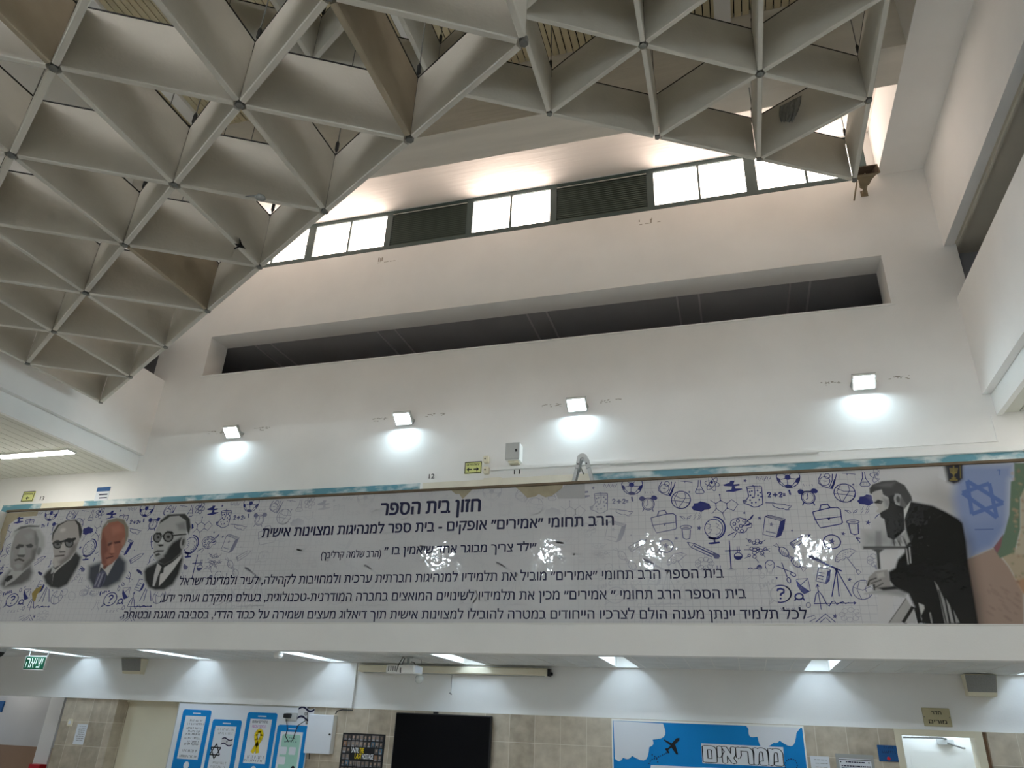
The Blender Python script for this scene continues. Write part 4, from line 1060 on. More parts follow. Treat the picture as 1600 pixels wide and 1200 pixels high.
b = MB(); b.box(a[0]+.03, c[0]-.03, 9.970, 9.972, z1-.06, z1-.054)
for xx in (a[0]+.045, c[0]-.055): b.tube([(xx, 9.97, z1-.08), (xx, 9.972, z1-.08)], .008, 8)
b.build('printed_rule', M['ink_black'], r)
a, c, e = c8(548, 200), c8(688, 208), c8(560, 316)
r = empty('blue_sign', ((a[0]+c[0])/2, 9.99, e[1]), 'small dark blue sign with a red spot beside the white door', 'sign')
b = MB(); b.rbox(a[0], c[0], 9.985, 9.998, e[1], a[1], .004); b.build('plate', M['blue_dark'], r)
scribble(r, a[0]+.02, c[0]-.02, [(a[1]-.08, .05), (a[1]-.03, .2)], 9.983, 21, 'ink_navy', .024)
b = MB(); b.tube([((a[0]+c[0])/2, 9.982, e[1]+.03), ((a[0]+c[0])/2, 9.985, e[1]+.03)], .018, 12); b.build('red_spot', M['red'], r)
r = empty('name_plate', (2.03, 9.99, 2.10), 'brass plate with black lettering on the white beam over the white door', 'sign')
b = MB(); b.rbox(1.885, 2.165, 9.985, 9.998, 2.105, 2.295, .004); b.build('plate', M['gold'], r)
lettering('lettering', rtl('חדר'), M['ink_black'], r, 1.975, 2.075, 2.228, 2.262, 9.983, .015)
lettering('lettering', rtl('מורים'), M['ink_black'], r, 1.935, 2.115, 2.135, 2.172, 9.983, .015)
b = MB()
for xx, zz in ((1.897, 2.2), (2.153, 2.2)): b.tube([(xx, 9.982, zz), (xx, 9.985, zz)], .006, 8)
b.build('screws', M['steel'], r)
r = empty('lobby_fill_light', (2.0, 10.4, 2.3), 'unseen fill light added over the white door beside the brass plate', 'ceiling light')  # added lamp, hidden behind the door header, to brighten the leaf
b = MB(); b.box(1.7, 2.5, 10.32, 10.46, 2.30, 2.335); b.build('housing', M['white_plastic'], r)
b = MB(); b.box(1.72, 2.48, 10.34, 10.44, 2.293, 2.30); b.build('diffuser', M['tube'], r)
r = empty('passage_fill_light', (-12.2, 10.75, 2.58), 'unseen fill light added on the ceiling of the passage at far left', 'ceiling light')  # added out of sight because the passage was too dark
b = MB(); b.box(-12.5, -12.1, 10.65, 10.85, 2.575, 2.60); b.build('housing', M['white_plastic'], r)
b = MB(); b.box(-12.45, -12.15, 10.7, 10.8, 2.57, 2.575); b.build('diffuser', M['gtube'], r)
# passage at far left
p = onY(3, 1103, 11.2); b = MB(); b.rbox(p[0]-.12, p[0]+.05, 11.17, 11.2, p[2]-.1, p[2]+.08, .004); b.build('wall_plaque', M['blue_dark'], label='small dark blue plaque on the passage wall at the left edge', cat='sign')
p = onY(61, 1196, 11.1); b = MB(); b.rbox(p[0]-.12, p[0]+.11, 11.0, 11.15, .55, p[2]+.02, .01); b.build('fire_hose_box', M['red'], label='red box on the passage wall left of the tiled pier', cat='fire box')

# ================================================================== the long printed banner on the parapet
YS = YP-.006                       # its printed face
ban = empty('school_banner', (-3.2, YP, 2.99), 'long glossy banner of Hebrew lettering, blue doodles and portraits along the balcony', 'banner')
b = MB(); b.box(-10.66, 4.2, YS, YP+.003, 2.986, 4.604); b.build('vinyl_sheet', M['banner'], ban)
def bp(px, py): q = onY(px, py, YS); return q[0], q[2]

# ---- lettering
def line(txt, xl, xr, yl, yr, hpx, bold, desc=0.0, asc=0.0):
    """text between two image points on the baseline; hpx: letter height in pixels"""
    x0, za = bp(xl, yl); x1, zb = bp(xr, yr); z = (za+zb)/2
    h = bp((xl+xr)/2, (yl+yr)/2-hpx)[1]-bp((xl+xr)/2, (yl+yr)/2)[1]
    lettering('lettering', rtl(txt), M['ink_navy'], ban, x0, x1, z-desc*h, z+h*(1+asc), YS-.0035, bold)
line('חזון בית הספר', 594, 750, 806, 800.5, 20, .03, .33)
line('הרב תחומי ״אמירים״ אופקים - בית ספר למנהיגות ומצוינות אישית', 409, 959, 839.5, 823, 15.5, .022, .3, .25)
line('״ילד צריך מבוגר אחד שיאמין בו ״', 600, 838, 868.5, 861, 12.5, .018, .3, .28)
line('(הרב שלמה קרליבך)', 501, 595, 874, 870.5, 10, .012, .3, .3)
line('בית הספר הרב תחומי ״אמירים״ מוביל את תלמידיו למנהיגות חברתית ערכית ולמחויבות לקהילה, לעיר ולמדינת ישראל', 279, 1131, 914.5, 905, 13.5, .010, .32, .28)
line('בית הספר הרב תחומי ״ אמירים״ מכין את תלמידיו לשינויים המואצים בחברה המודרנית-טכנולוגית, בעולם מתקדם ועתיר ידע.', 250, 1166, 941, 936.5, 13.5, .010, .32, .28)
line('לכל תלמיד יינתן מענה הולם לצרכיו הייחודים במטרה להובילו למצוינות אישית תוך דיאלוג מעצים ושמירה על כבוד הדדי, בסביבה מוגנת ובטוחה.', 188, 1262, 967, 968.5, 13.5, .010, .32, .28)

# ---- hand-drawn doodles: one repeat of the print, then copied along the banner
ORIG = {6: (930, 730, .1625), 7: (1150, 730, .1375), 8: (1080, 840, .18125)}
STROKES, FILLS = [], []
def cv(c, pts):
    ox, oy, s = ORIG[c]; return [bp(ox+x*s, oy+y*s) for x, y in pts]
def ln(c, pts, wd=1.0, closed=False, a=1.0): STROKES.append((cv(c, pts+[pts[0]] if closed else pts), wd*.0075, a))
def fl(c, pts, a=1.0): FILLS.append((cv(c, pts), a))
def ell(cx, cy, rx, ry, a0=0, a1=360, n=18, rot=0):
    o = []; cr, sr = math.cos(math.radians(rot)), math.sin(math.radians(rot))
    for k in range(n+1):
        t = math.radians(a0+(a1-a0)*k/n); x, y = rx*math.cos(t), ry*math.sin(t); o.append((cx+x*cr-y*sr, cy+x*sr+y*cr))
    return o
def el(c, cx, cy, rx, ry, wd=1.0, a=1.0, **k): ln(c, ell(cx, cy, rx, ry, **k), wd, a=a)
def dk(c, cx, cy, rx, ry, a=1.0, rot=0): fl(c, ell(cx, cy, rx, ry, n=12, rot=rot)[:-1], a)
def st(c, cx, cy, r, a=.9):
    fl(c, [(cx+(r if k % 2 == 0 else r*.42)*math.sin(k*math.pi/5+.2), cy-(r if k % 2 == 0 else r*.42)*math.cos(k*math.pi/5+.2)) for k in range(10)], a)
# football
el(6, 355, 165, 100, 100, 1.3); dk(6, 350, 170, 26, 24); fl(6, [(315, 245), (345, 235), (385, 245), (375, 264), (335, 264)]); fl(6, [(258, 170), (285, 185), (290, 215), (272, 215), (258, 190)]); fl(6, [(452, 170), (425, 180), (408, 215), (430, 222), (452, 200)])
for q in ([(328, 180), (290, 190)], [(372, 182), (420, 185)], [(345, 195), (345, 238)], [(290, 215), (318, 245)], [(408, 215), (385, 245)], [(335, 150), (310, 125)], [(365, 150), (385, 125)]): ln(6, q)
# sum
TWO = [(0, 14), (4, 3), (14, 0), (24, 4), (25, 14), (14, 26), (2, 40), (28, 40)]
for ox in (165, 262): ln(6, [(ox+x, 308+y) for x, y in TWO], 1.9)
ln(6, [(208, 330), (250, 330)], 1.9); ln(6, [(229, 310), (229, 350)], 1.9); ln(6, [(295, 322), (318, 321)], 1.6); ln(6, [(295, 335), (318, 334)], 1.6); ln(6, [(352, 285), (360, 330)], 2.6)
# alarm clock
el(6, 510, 355, 58, 58, 1.5); el(6, 510, 355, 46, 46, .7); dk(6, 450, 303, 27, 24); dk(6, 568, 295, 30, 22, rot=15); ln(6, [(505, 315), (508, 360), (490, 375)], 1.2); ln(6, [(470, 400), (455, 428)], 1.6); ln(6, [(548, 400), (560, 428)], 1.6); ln(6, [(475, 300), (545, 296)], 1)
for k in range(4): ln(6, [(480+k*24, 240-abs(k-1.5)*6), (484+k*24, 252)], .7, a=.7)
# pointing hand
ln(6, [(140, 402), (210, 404), (232, 412), (300, 418), (335, 430), (365, 425), (350, 445), (330, 455), (338, 468), (310, 468), (290, 455), (262, 458), (215, 440), (198, 425), (205, 410)], 1.1)
# backpack
ln(6, [(640, 140), (612, 190), (610, 225), (640, 250), (690, 268), (722, 278), (745, 230), (770, 140)], 1.2); el(6, 665, 205, 45, 40, .9, rot=-25); el(6, 690, 160, 24, 22, .9); fl(6, [(720, 275), (745, 235), (762, 180), (745, 190), (725, 240), (705, 268)]); ln(6, [(735, 140), (728, 200), (700, 262)], 1.1); ln(6, [(650, 205), (680, 208)], .8)
# basketball
el(6, 825, 315, 92, 84, 1.3); ln(6, [(750, 265), (820, 300), (915, 300)], .9); ln(6, [(737, 320), (830, 330), (905, 345)], .9); ln(6, [(800, 232), (760, 300), (790, 390)], .9); ln(6, [(860, 240), (870, 290), (835, 345), (800, 395)], .9); fl(6, [(790, 388), (850, 396), (895, 360), (912, 315), (905, 360), (870, 395), (830, 402)])
# tap, flask, atom, microscope
ln(6, [(820, 135), (870, 138), (935, 145)], .8); ln(6, [(860, 140), (862, 152)], .8)
ln(6, [(992, 125), (990, 180), (962, 240), (975, 255), (1035, 255), (1050, 240), (1015, 180), (1012, 125)], 1.1); ln(6, [(975, 215), (1030, 215)], .8)
for k in range(9): dk(6, 980+(k % 5)*13, 225+(k//5)*14, 3, 3)
for rr_ in (0, 60, 120): el(6, 1125, 160, 72, 26, .9, rot=rr_+10)
dk(6, 1120, 148, 13, 13)
fl(6, [(1225, 170), (1290, 150), (1300, 130), (1340, 130), (1330, 165), (1385, 160), (1392, 175), (1340, 185), (1350, 205), (1410, 205), (1415, 214), (1330, 238), (1255, 235), (1260, 225), (1310, 215), (1315, 185), (1245, 182)])
# storm cloud
fl(6, [(925, 388), (945, 370), (950, 348), (985, 345), (1010, 328), (1045, 335), (1075, 345), (1098, 352), (1105, 375), (1118, 388), (1090, 408), (1050, 412), (1020, 432), (985, 420), (945, 415)])
for x in (965, 1000, 1015): ln(6, [(x+10, 435), (x-8, 470), (x+6, 468), (x-20, 508)], .7, a=.7)
# molecules
hexa = [(1160, 350), (1205, 322), (1265, 350), (1270, 395), (1225, 440), (1165, 400)]
ln(6, hexa, 1, True); ln(6, [(1265, 350), (1312, 312), (1375, 355), (1332, 418), (1270, 395)], 1); ln(6, [(1205, 322), (1197, 265)], 1); dk(6, 1197, 265, 7, 9); ln(6, [(1160, 350), (1105, 318)], .8); ln(6, [(1165, 400), (1122, 448)], .8); ln(6, [(1225, 440), (1248, 505)], .8)
for q in hexa: dk(6, q[0], q[1], 7, 7)
# plant pot
ln(6, [(812, 470), (850, 500), (868, 498), (845, 475), (815, 472)], .8); ln(6, [(880, 500), (895, 478), (925, 462), (908, 490), (880, 500)], .8); el(6, 872, 578, 55, 18, 1.1); ln(6, [(835, 595), (845, 680), (875, 695), (910, 685), (915, 598)], 1.4); dk(6, 872, 578, 30, 8, .6)
# globe
el(6, 1140, 590, 88, 90, 1.3); el(6, 1145, 585, 104, 106, 2.2, a0=-95, a1=125, n=22); ln(6, [(1070, 545), (1105, 550), (1110, 575), (1078, 590), (1120, 600), (1105, 630), (1085, 640)], .8); ln(6, [(1160, 540), (1190, 555), (1170, 580), (1210, 600), (1190, 640), (1160, 650)], .8)
ln(6, [(1090, 680), (1170, 690)], 2.4); ln(6, [(1145, 690), (1150, 722)], 2.4); fl(6, [(1092, 725), (1195, 715), (1202, 732), (1120, 742), (1088, 738)])
# palette
ln(6, [(1330, 500), (1390, 485), (1450, 500), (1485, 535), (1508, 555), (1500, 580), (1465, 585), (1455, 610), (1430, 632), (1385, 630), (1330, 600), (1298, 550), (1305, 520)], 1, True)
for x, y in ((1338, 545), (1372, 515), (1432, 515), (1362, 592), (1410, 612), (1400, 565)): el(6, x, y, 15, 15, 1.1, n=10)
ln(6, [(1405, 582), (1480, 500)], 1.3); fl(6, [(1478, 505), (1500, 470), (1528, 452), (1512, 485), (1488, 512)]); fl(6, [(1420, 570), (1490, 535), (1512, 540), (1480, 560)]); ln(6, [(1340, 625), (1270, 662)], 1.2); ln(6, [(1360, 632), (1332, 678)], .9)
# briefcase
ln(7, [(870, 510), (950, 490), (1070, 462), (1150, 458), (1185, 480), (1195, 560), (1210, 630), (1195, 645), (960, 690), (925, 640), (895, 580)], 1.5, True); ln(7, [(950, 485), (965, 430), (1040, 420), (1070, 460)], 1.8); ln(7, [(890, 600), (1050, 580), (1200, 560)], 1.3); fl(7, [(1030, 575), (1075, 570), (1058, 610)])
# books
ln(7, [(330, 560), (380, 545), (560, 590), (540, 700), (510, 775), (460, 800), (305, 765)], 1.1, True); ln(7, [(330, 560), (510, 610), (460, 800)], 1.3); fl(7, [(512, 612), (558, 592), (540, 690), (508, 770), (468, 796)]); fl(7, [(345, 555), (382, 545), (556, 588), (520, 604)], .55); st(7, 402, 650, 28, .7); ln(7, [(340, 728), (450, 752)], 1.6, a=.7)
# pencil stub, speech bubble with star, pencil
ln(6, [(315, 770), (438, 700), (500, 692), (455, 745), (345, 815)], 1.2, True); ln(6, [(345, 782), (450, 722)], .8); fl(6, [(315, 770), (345, 815), (352, 792), (335, 760)], .7); fl(6, [(478, 695), (502, 692), (480, 718)])
el(6, 678, 758, 72, 62, 1.6, a0=-215, a1=100, n=22); ln(6, [(667, 820), (632, 812), (585, 826), (608, 800), (618, 780)], 1.5); st(6, 678, 755, 32)
ln(6, [(885, 722), (955, 735), (1190, 845), (1198, 862)], 1.2); ln(6, [(885, 722), (920, 770), (1120, 862)], 1.2); ln(6, [(955, 735), (920, 770)], 1); ln(6, [(950, 755), (1150, 850)], 1.8); fl(6, [(1120, 830), (1150, 825), (1195, 850), (1190, 880), (1150, 880)], .8); fl(6, [(884, 721), (905, 728), (896, 740)])
# boots
ln(7, [(120, 225), (195, 215), (290, 220), (300, 330), (305, 420), (250, 450), (200, 455), (150, 430), (90, 410), (78, 380), (120, 370), (145, 330)], 1.4, True); ln(7, [(205, 215), (215, 290), (205, 350)], 1.2); ln(7, [(125, 245), (200, 238), (295, 240)], .9); dk(7, 102, 388, 22, 18, .8); fl(7, [(185, 195), (205, 215), (192, 222)]); fl(7, [(265, 205), (285, 222), (270, 226)])
for x, y in ((155, 280), (180, 272), (165, 320), (190, 345), (245, 265), (275, 290), (250, 320), (265, 370), (225, 400), (180, 405), (160, 375), (285, 335)): dk(7, x, y, 10, 10)
for x, y, r_ in ((1000, 585, 26), (780, 685, 22), (1580, 490, 22), (1440, 130, 20), (1435, 440, 16), (905, 238, 14), (345, 655, 12)): st(6, x, y, r_)
for k in range(10): ln(6, [(90+k*13, 160+(k % 3)*8), (82+k*13, 185+(k % 3)*8)], .8, a=.8)
# lab stand, atom cluster
ln(8, [(328, 25), (345, 275)], 1.6); ln(8, [(290, 115), (425, 110)], 1.6); fl(8, [(302, 278), (345, 262), (398, 280), (350, 288)], .9); el(8, 405, 160, 34, 30, 1.2); fl(8, [(372, 160), (440, 160), (430, 183), (405, 190), (380, 183)]); ln(8, [(395, 75), (398, 130)], 1.1); ln(8, [(412, 75), (414, 130)], 1.1); dk(8, 332, 113, 10, 10)
rs = random.Random(4); cl = [(505, 30), (540, 45), (570, 30), (600, 45), (520, 95), (548, 105), (575, 95), (600, 110), (545, 130), (500, 155), (545, 165), (610, 135), (570, 120), (640, 100)]
for k, (x, y) in enumerate(cl): el(8, x, y, 12+3*(k % 3), 11+3*(k % 3), 1, n=9)
for q in ([(505, 30), (470, 5)], [(600, 45), (640, 20)], [(620, 110), (680, 95)], [(600, 130), (640, 170)], [(520, 105), (455, 105)], [(500, 160), (460, 180)], [(550, 175), (585, 215)], [(520, 40), (560, 60), (600, 50)], [(525, 95), (600, 100)], [(645, 100), (680, 120)], [(500, 65), (475, 68)]): ln(8, q, .8)
# sweets
for cx, cy in ((798, 122), (905, 215)):
    el(8, cx, cy, 50, 30, 1.1, rot=42)
    for k in range(5): ln(8, [(cx-34+k*15, cy-30+k*12), (cx-42+k*17, cy-2+k*12)], .7)
    ln(8, [(cx-38, cy-35), (cx-90, cy-55), (cx-62, cy-70), (cx-38, cy-35)], .8); ln(8, [(cx+38, cy+35), (cx+60, cy+80), (cx+90, cy+50), (cx+38, cy+35)], .8)
# brain tree, small flask
for k in range(9): el(8, 115+60*math.cos(k*.7), 225+38*math.sin(k*.7), 24, 20, .7, n=9, a=.6)
fl(8, [(85, 260), (128, 262), (130, 300), (92, 300)], .5); ln(8, [(222, 240), (225, 265), (208, 300), (268, 300), (250, 265), (252, 240)], .8)
# bulb, scissors, three-ball molecule
el(8, 678, 238, 40, 42, 1, a0=-230, a1=50); ln(8, [(652, 268), (660, 300), (695, 300), (705, 268)], 1); fl(8, [(662, 290), (702, 288), (696, 318), (672, 318)], .8); ln(8, [(660, 230), (678, 240), (698, 230)], .7)
ln(8, [(780, 215), (828, 340)], 1.2); ln(8, [(735, 245), (870, 300)], 1.1); el(8, 842, 368, 15, 24, 1.2, rot=-20); el(8, 880, 318, 24, 14, 1.1, rot=30)
dk(8, 588, 258, 24, 24); el(8, 510, 282, 22, 20, 1.2); el(8, 612, 328, 22, 22, 1.2); ln(8, [(530, 275), (570, 262)], 2.2); ln(8, [(595, 280), (607, 308)], 2.2)
# formula
def glyph(c, ox, oy, sc, rot, strokes, wd):
    cr, sr = math.cos(rot), math.sin(rot)
    for s_ in strokes: ln(c, [(ox+sc*(x*cr-y*sr), oy+sc*(x*sr+y*cr)) for x, y in s_], wd)
G = {'E': [[(9, 0), (0, 0), (0, 20), (9, 20)], [(0, 10), (8, 10)]], '=': [[(0, 8), (10, 8)], [(0, 14), (10, 14)]], 'M': [[(0, 20), (0, 0), (7, 12), (14, 0), (14, 20)]], 'C': [[(11, 3), (5, 0), (0, 5), (0, 15), (5, 20), (11, 17)]], '2': [[(0, 3), (3, 0), (6, 3), (0, 9), (7, 9)]]}
for ch, x, y in (('E', 585, 405), ('=', 612, 398), ('M', 640, 382), ('C', 690, 365)): glyph(8, x, y, 1.9, -.3, G[ch], 2.1)
glyph(8, 728, 342, 1.9, -.3, G['2'], 1.2)
# question bubble
el(8, 770, 485, 90, 74, 1.6, a0=-240, a1=105, n=24); ln(8, [(745, 557), (715, 545), (668, 577), (690, 545), (695, 520)], 1.4); el(8, 776, 485, 86, 70, 1.6, a0=-60, a1=60, n=12)
ln(8, [(742, 462), (748, 445), (772, 440), (798, 450), (798, 472), (775, 485), (770, 502)], 2.8); dk(8, 771, 525, 9, 9)
# dish aerial, notebook
fl(8, [(900, 360), (945, 410), (1025, 465), (975, 488), (950, 470), (915, 420)]); ln(8, [(905, 360), (1005, 352), (1028, 462)], 1); ln(8, [(1005, 352), (945, 410)], .9); el(8, 930, 508, 34, 26, 2.2); ln(8, [(905, 520), (892, 545)], 2); ln(8, [(958, 515), (978, 542)], 2)
ln(8, [(1098, 258), (1165, 265), (1200, 280), (1190, 370), (1165, 395), (1075, 375)], 1.2, True); ln(8, [(1180, 285), (1160, 392)], 1.2); fl(8, [(1182, 286), (1198, 282), (1190, 368), (1164, 392)]); ln(8, [(1100, 300), (1150, 308)], 1); ln(8, [(1092, 325), (1142, 335)], 1); ln(8, [(1090, 350), (1135, 362)], 1)
# telescope, umbrella
ln(8, [(1005, 150), (1300, 290)], 1.7); ln(8, [(1010, 168), (1245, 270)], 1.2); fl(8, [(1003, 148), (1060, 160), (1120, 195), (1115, 205), (1050, 182), (1008, 172)], .9)
for x in ((1212, 510), (1275, 508), (1385, 508)): ln(8, [(1252, 275), x], 1.4)
dk(8, 1252, 275, 14, 14)
ln(8, [(1242, 205), (1250, 160), (1300, 110), (1370, 95), (1425, 115), (1390, 140), (1360, 172), (1335, 170), (1310, 195), (1285, 190), (1265, 212)], .9, True, a=.8)
for k in range(16): dk(8, 1262+(k % 6)*22, 190-(k % 6)*14+(k//6)*18-20, 5, 4, .7)
ln(8, [(1345, 175), (1430, 285)], 1.1, a=.8); ln(8, [(1420, 290), (1440, 318), (1465, 300), (1440, 278), (1420, 290)], 1, a=.8)
# curve on axes, mountains, spring flower, flask, small formula
ln(8, [(1088, 400), (1095, 470), (1122, 622)], 1.1); ln(8, [(1075, 430), (1088, 400), (1102, 425)], 1.2); ln(8, [(1058, 570), (1420, 563)], 1.2); ln(8, [(1400, 552), (1422, 563), (1402, 576)], 1.2)
ln(8, [(1062, 560), (1075, 490), (1098, 460), (1130, 500), (1165, 570), (1190, 592), (1210, 555), (1235, 548), (1255, 578), (1285, 560), (1310, 555), (1330, 570), (1360, 560)], 1.3)
ln(8, [(1072, 730), (1158, 658), (1245, 730)], 1); ln(8, [(1110, 732), (1158, 690), (1205, 732)], .9); ln(8, [(1020, 725), (1075, 695), (1062, 668), (1000, 690)], .9, a=.8); st(8, 1240, 678, 24); st(8, 1365, 362, 22); dk(8, 1040, 680, 4, 4)
for k in range(7): ln(8, [(425+(k-3)*8, 370), (425+(k-3)*28, 340-18*(3-abs(k-3)))], .8, a=.8)
for s_ in (-1, 1):
    for k in range(3): el(8, 425+s_*(60+k*8), 412, 30+k*16, 16+k*11, .7, a=.7, n=14)
ln(8, [(405, 370), (405, 440)], .9, a=.7); ln(8, [(445, 370), (445, 440)], .9, a=.7)
ln(8, [(580, 495), (585, 560), (550, 610)], .8, a=.5); ln(8, [(612, 495), (612, 560), (660, 610)], .8, a=.5); ln(8, [(572, 495), (620, 495)], .8, a=.5)
for x in (770, 822, 870): ln(8, [(x, 605), (x+22, 635)], .7, a=.6); ln(8, [(x+22, 605), (x, 635)], .7, a=.6)
el(8, 938, 605, 14, 16, .8, a0=40, a1=320, a=.6); ln(8, [(962, 600), (985, 598)], .7, a=.6); el(8, 1010, 582, 18, 22, 1.1, a=.8)
for k in range(8): el(8, 1370+70*math.cos(k*.8), 665+42*math.sin(k*.8), 26, 22, .6, n=9, a=.4)
el(8, 1480, 450, 88, 84, 1.1, a=.85); ln(8, [(1400, 430), (1480, 455), (1545, 420)], .9, a=.8); ln(8, [(1450, 372), (1430, 450), (1470, 530)], .9, a=.8); ln(8, [(1520, 380), (1500, 450), (1540, 500)], .9, a=.8)
el(8, 60, 410, 50, 40, .8, a=.5); el(8, 190, 450, 60, 40, .8, a=.4, rot=30)

PERIOD = 1.745
INK = np.array((.030, .038, .200))
def fade(X, Z):
    """how strongly the pattern is printed: it is washed out behind the lettering and towards the right-hand photograph"""
    dx = X+3.85; d = math.hypot(dx/(2.75 if dx < 0 else 3.1), (Z-3.63)/1.25)
    f = min(max((d-.72)/.45, .05), 1.0)
    if Z < 3.55 and -7.3 < X < .4: f = min(f, .16)
    return f*min(max((1.72-X)/.25, 0), 1)
b = MB(); pap = np.array(PAPER)
def inkcol(x, z, a): f = fade(x, z)*a; return tuple(pap*(1-f)+INK*f)
for rep in range(-6, 2):
    dx = rep*PERIOD
    for pts, wd, a in STROKES:
        X = [(x+dx, z) for x, z in pts]
        if max(p[0] for p in X) < -10.6 or min(p[0] for p in X) > 1.7: continue
        if max(p[1] for p in X) > 4.72: continue
        if fade(*X[len(X)//2]) < .03: continue
        n = len(X); L_, R_ = [], []
        for k in range(n):
            p0, p1 = X[max(k-1, 0)], X[min(k+1, n-1)]; tx, tz = p1[0]-p0[0], p1[1]-p0[1]; l = math.hypot(tx, tz) or 1
            nx_, nz_ = -tz/l*wd/2, tx/l*wd/2; x, z = X[k]
            cl_ = lambda q: (min(max(q[0], -10.655), 4.19), YS-.0018, min(max(q[1], 2.99), 4.602))
            L_.append(cl_((x+nx_, z+nz_))); R_.append(cl_((x-nx_, z-nz_)))
        b.add(L_+R_, [(k, k+1, n+k+1, n+k) for k in range(n-1)]); b.c += [inkcol(x, z, a) for x, z in X]*2
    for pts, a in FILLS:
        X = [(x+dx, z) for x, z in pts]
        if max(p[0] for p in X) < -10.6 or min(p[0] for p in X) > 1.7 or min(p[0] for p in X) < -10.65: continue
        if fade(*X[0]) < .03: continue
        X = [(x, min(max(z, 2.99), 4.602)) for x, z in X]
        b.add([(x, YS-.0018, z) for x, z in X], [tuple(range(len(X)))]); b.c += [inkcol(x, z, a) for x, z in X]
b.build('doodle_print', M['ink'], ban)

# ---- printed portraits: soft-edged colour laid over the sheet
KP = PAPER[0]/lin(170)
def pc(r, g, b_): return np.array((lin(r), lin(g), lin(b_)))*KP
def sdf(P, poly):
    poly = np.array(poly, dtype=float); d = np.full(len(P), 1e18); s = np.ones(len(P)); n = len(poly)
    for i in range(n):
        a, c = poly[i], poly[i-1]; e = c-a; w_ = P-a
        t = np.clip((w_ @ e)/max(e @ e, 1e-9), 0, 1); bb = w_-t[:, None]*e; d = np.minimum(d, (bb*bb).sum(1))
        c1 = P[:, 1] >= a[1]; c2 = P[:, 1] < c[1]; c3 = e[0]*w_[:, 1] > e[1]*w_[:, 0]
        m_ = (c1 & c2 & c3) | (~c1 & ~c2 & ~c3); s[m_] *= -1
    return s*np.sqrt(d)
def picture(name, label, box, step, org, layers, lift, thr=.03):
    """box in frame pixels on the banner; layers: (outline in sketch units, colour, softness, strength)"""
    ox, oy, sc = org; x0, y0, x1, y1 = box
    nx_, ny_ = int((x1-x0)/step)+1, int((y1-y0)/step)+1
    gx, gy = np.meshgrid(np.linspace(x0, x1, nx_), np.linspace(y0, y1, ny_))
    P = np.stack([(gx.ravel()-ox)*sc, (gy.ravel()-oy)*sc], 1)
    C = np.tile(np.array(PAPER), (len(P), 1)); A = np.zeros(len(P))
    for lay in layers:
        poly, col, soft = lay[:3]; k = lay[3] if len(lay) > 3 else 1.0
        al = np.clip(.5-sdf(P, poly)/max(soft, .5)*.5, 0, 1); al = al*al*(3-2*al)*k
        C = C*(1-al[:, None])+np.array(col)*al[:, None]; A = np.maximum(A, al)
    keep = (A > thr).reshape(ny_, nx_)
    V = []
    for x, y in zip(gx.ravel(), gy.ravel()):
        q = bp(x, y); V.append((min(max(q[0], -10.655), 4.19), YS-lift, min(max(q[1], 2.988), 4.603)))
    mb = MB(); mb.v = V; mb.c = [tuple(c) for c in C]
    for j in range(ny_-1):
        for i in range(nx_-1):
            if keep[j:j+2, i:i+2].any():
                a = j*nx_+i; mb.f.append((a, a+nx_, a+nx_+1, a+1)); mb.mi.append(0)
    used = sorted({i for f in mb.f for i in f}); rm = {o: n for n, o in enumerate(used)}
    mb.v = [mb.v[i] for i in used]; mb.c = [mb.c[i] for i in used]; mb.f = [tuple(rm[i] for i in f) for f in mb.f]
    return mb.build(name, M['ink'], ban, label=label)
E_ = lambda cx, cy, rx, ry, rot=0: ell(cx, cy, rx, ry, n=14, rot=rot)[:-1]
def bar(x0, y0, x1, y1, w_):
    dx, dy = x1-x0, y1-y0; L = math.hypot(dx, dy); nx_, ny_ = -dy/L*w_/2, dx/L*w_/2
    return [(x0+nx_, y0+ny_), (x1+nx_, y1+ny_), (x1-nx_, y1-ny_), (x0-nx_, y0-ny_)]
def rim(cx, cy, rx, ry, w_, dark, inner, f, rot=0): return [(E_(cx, cy, rx+w_/2, ry+w_/2, rot), dark, f), (E_(cx, cy, rx-w_/2, ry-w_/2, rot), inner, f)]
g = lambda v, w_=0: pc(v+w_, v, v-w_*.6)
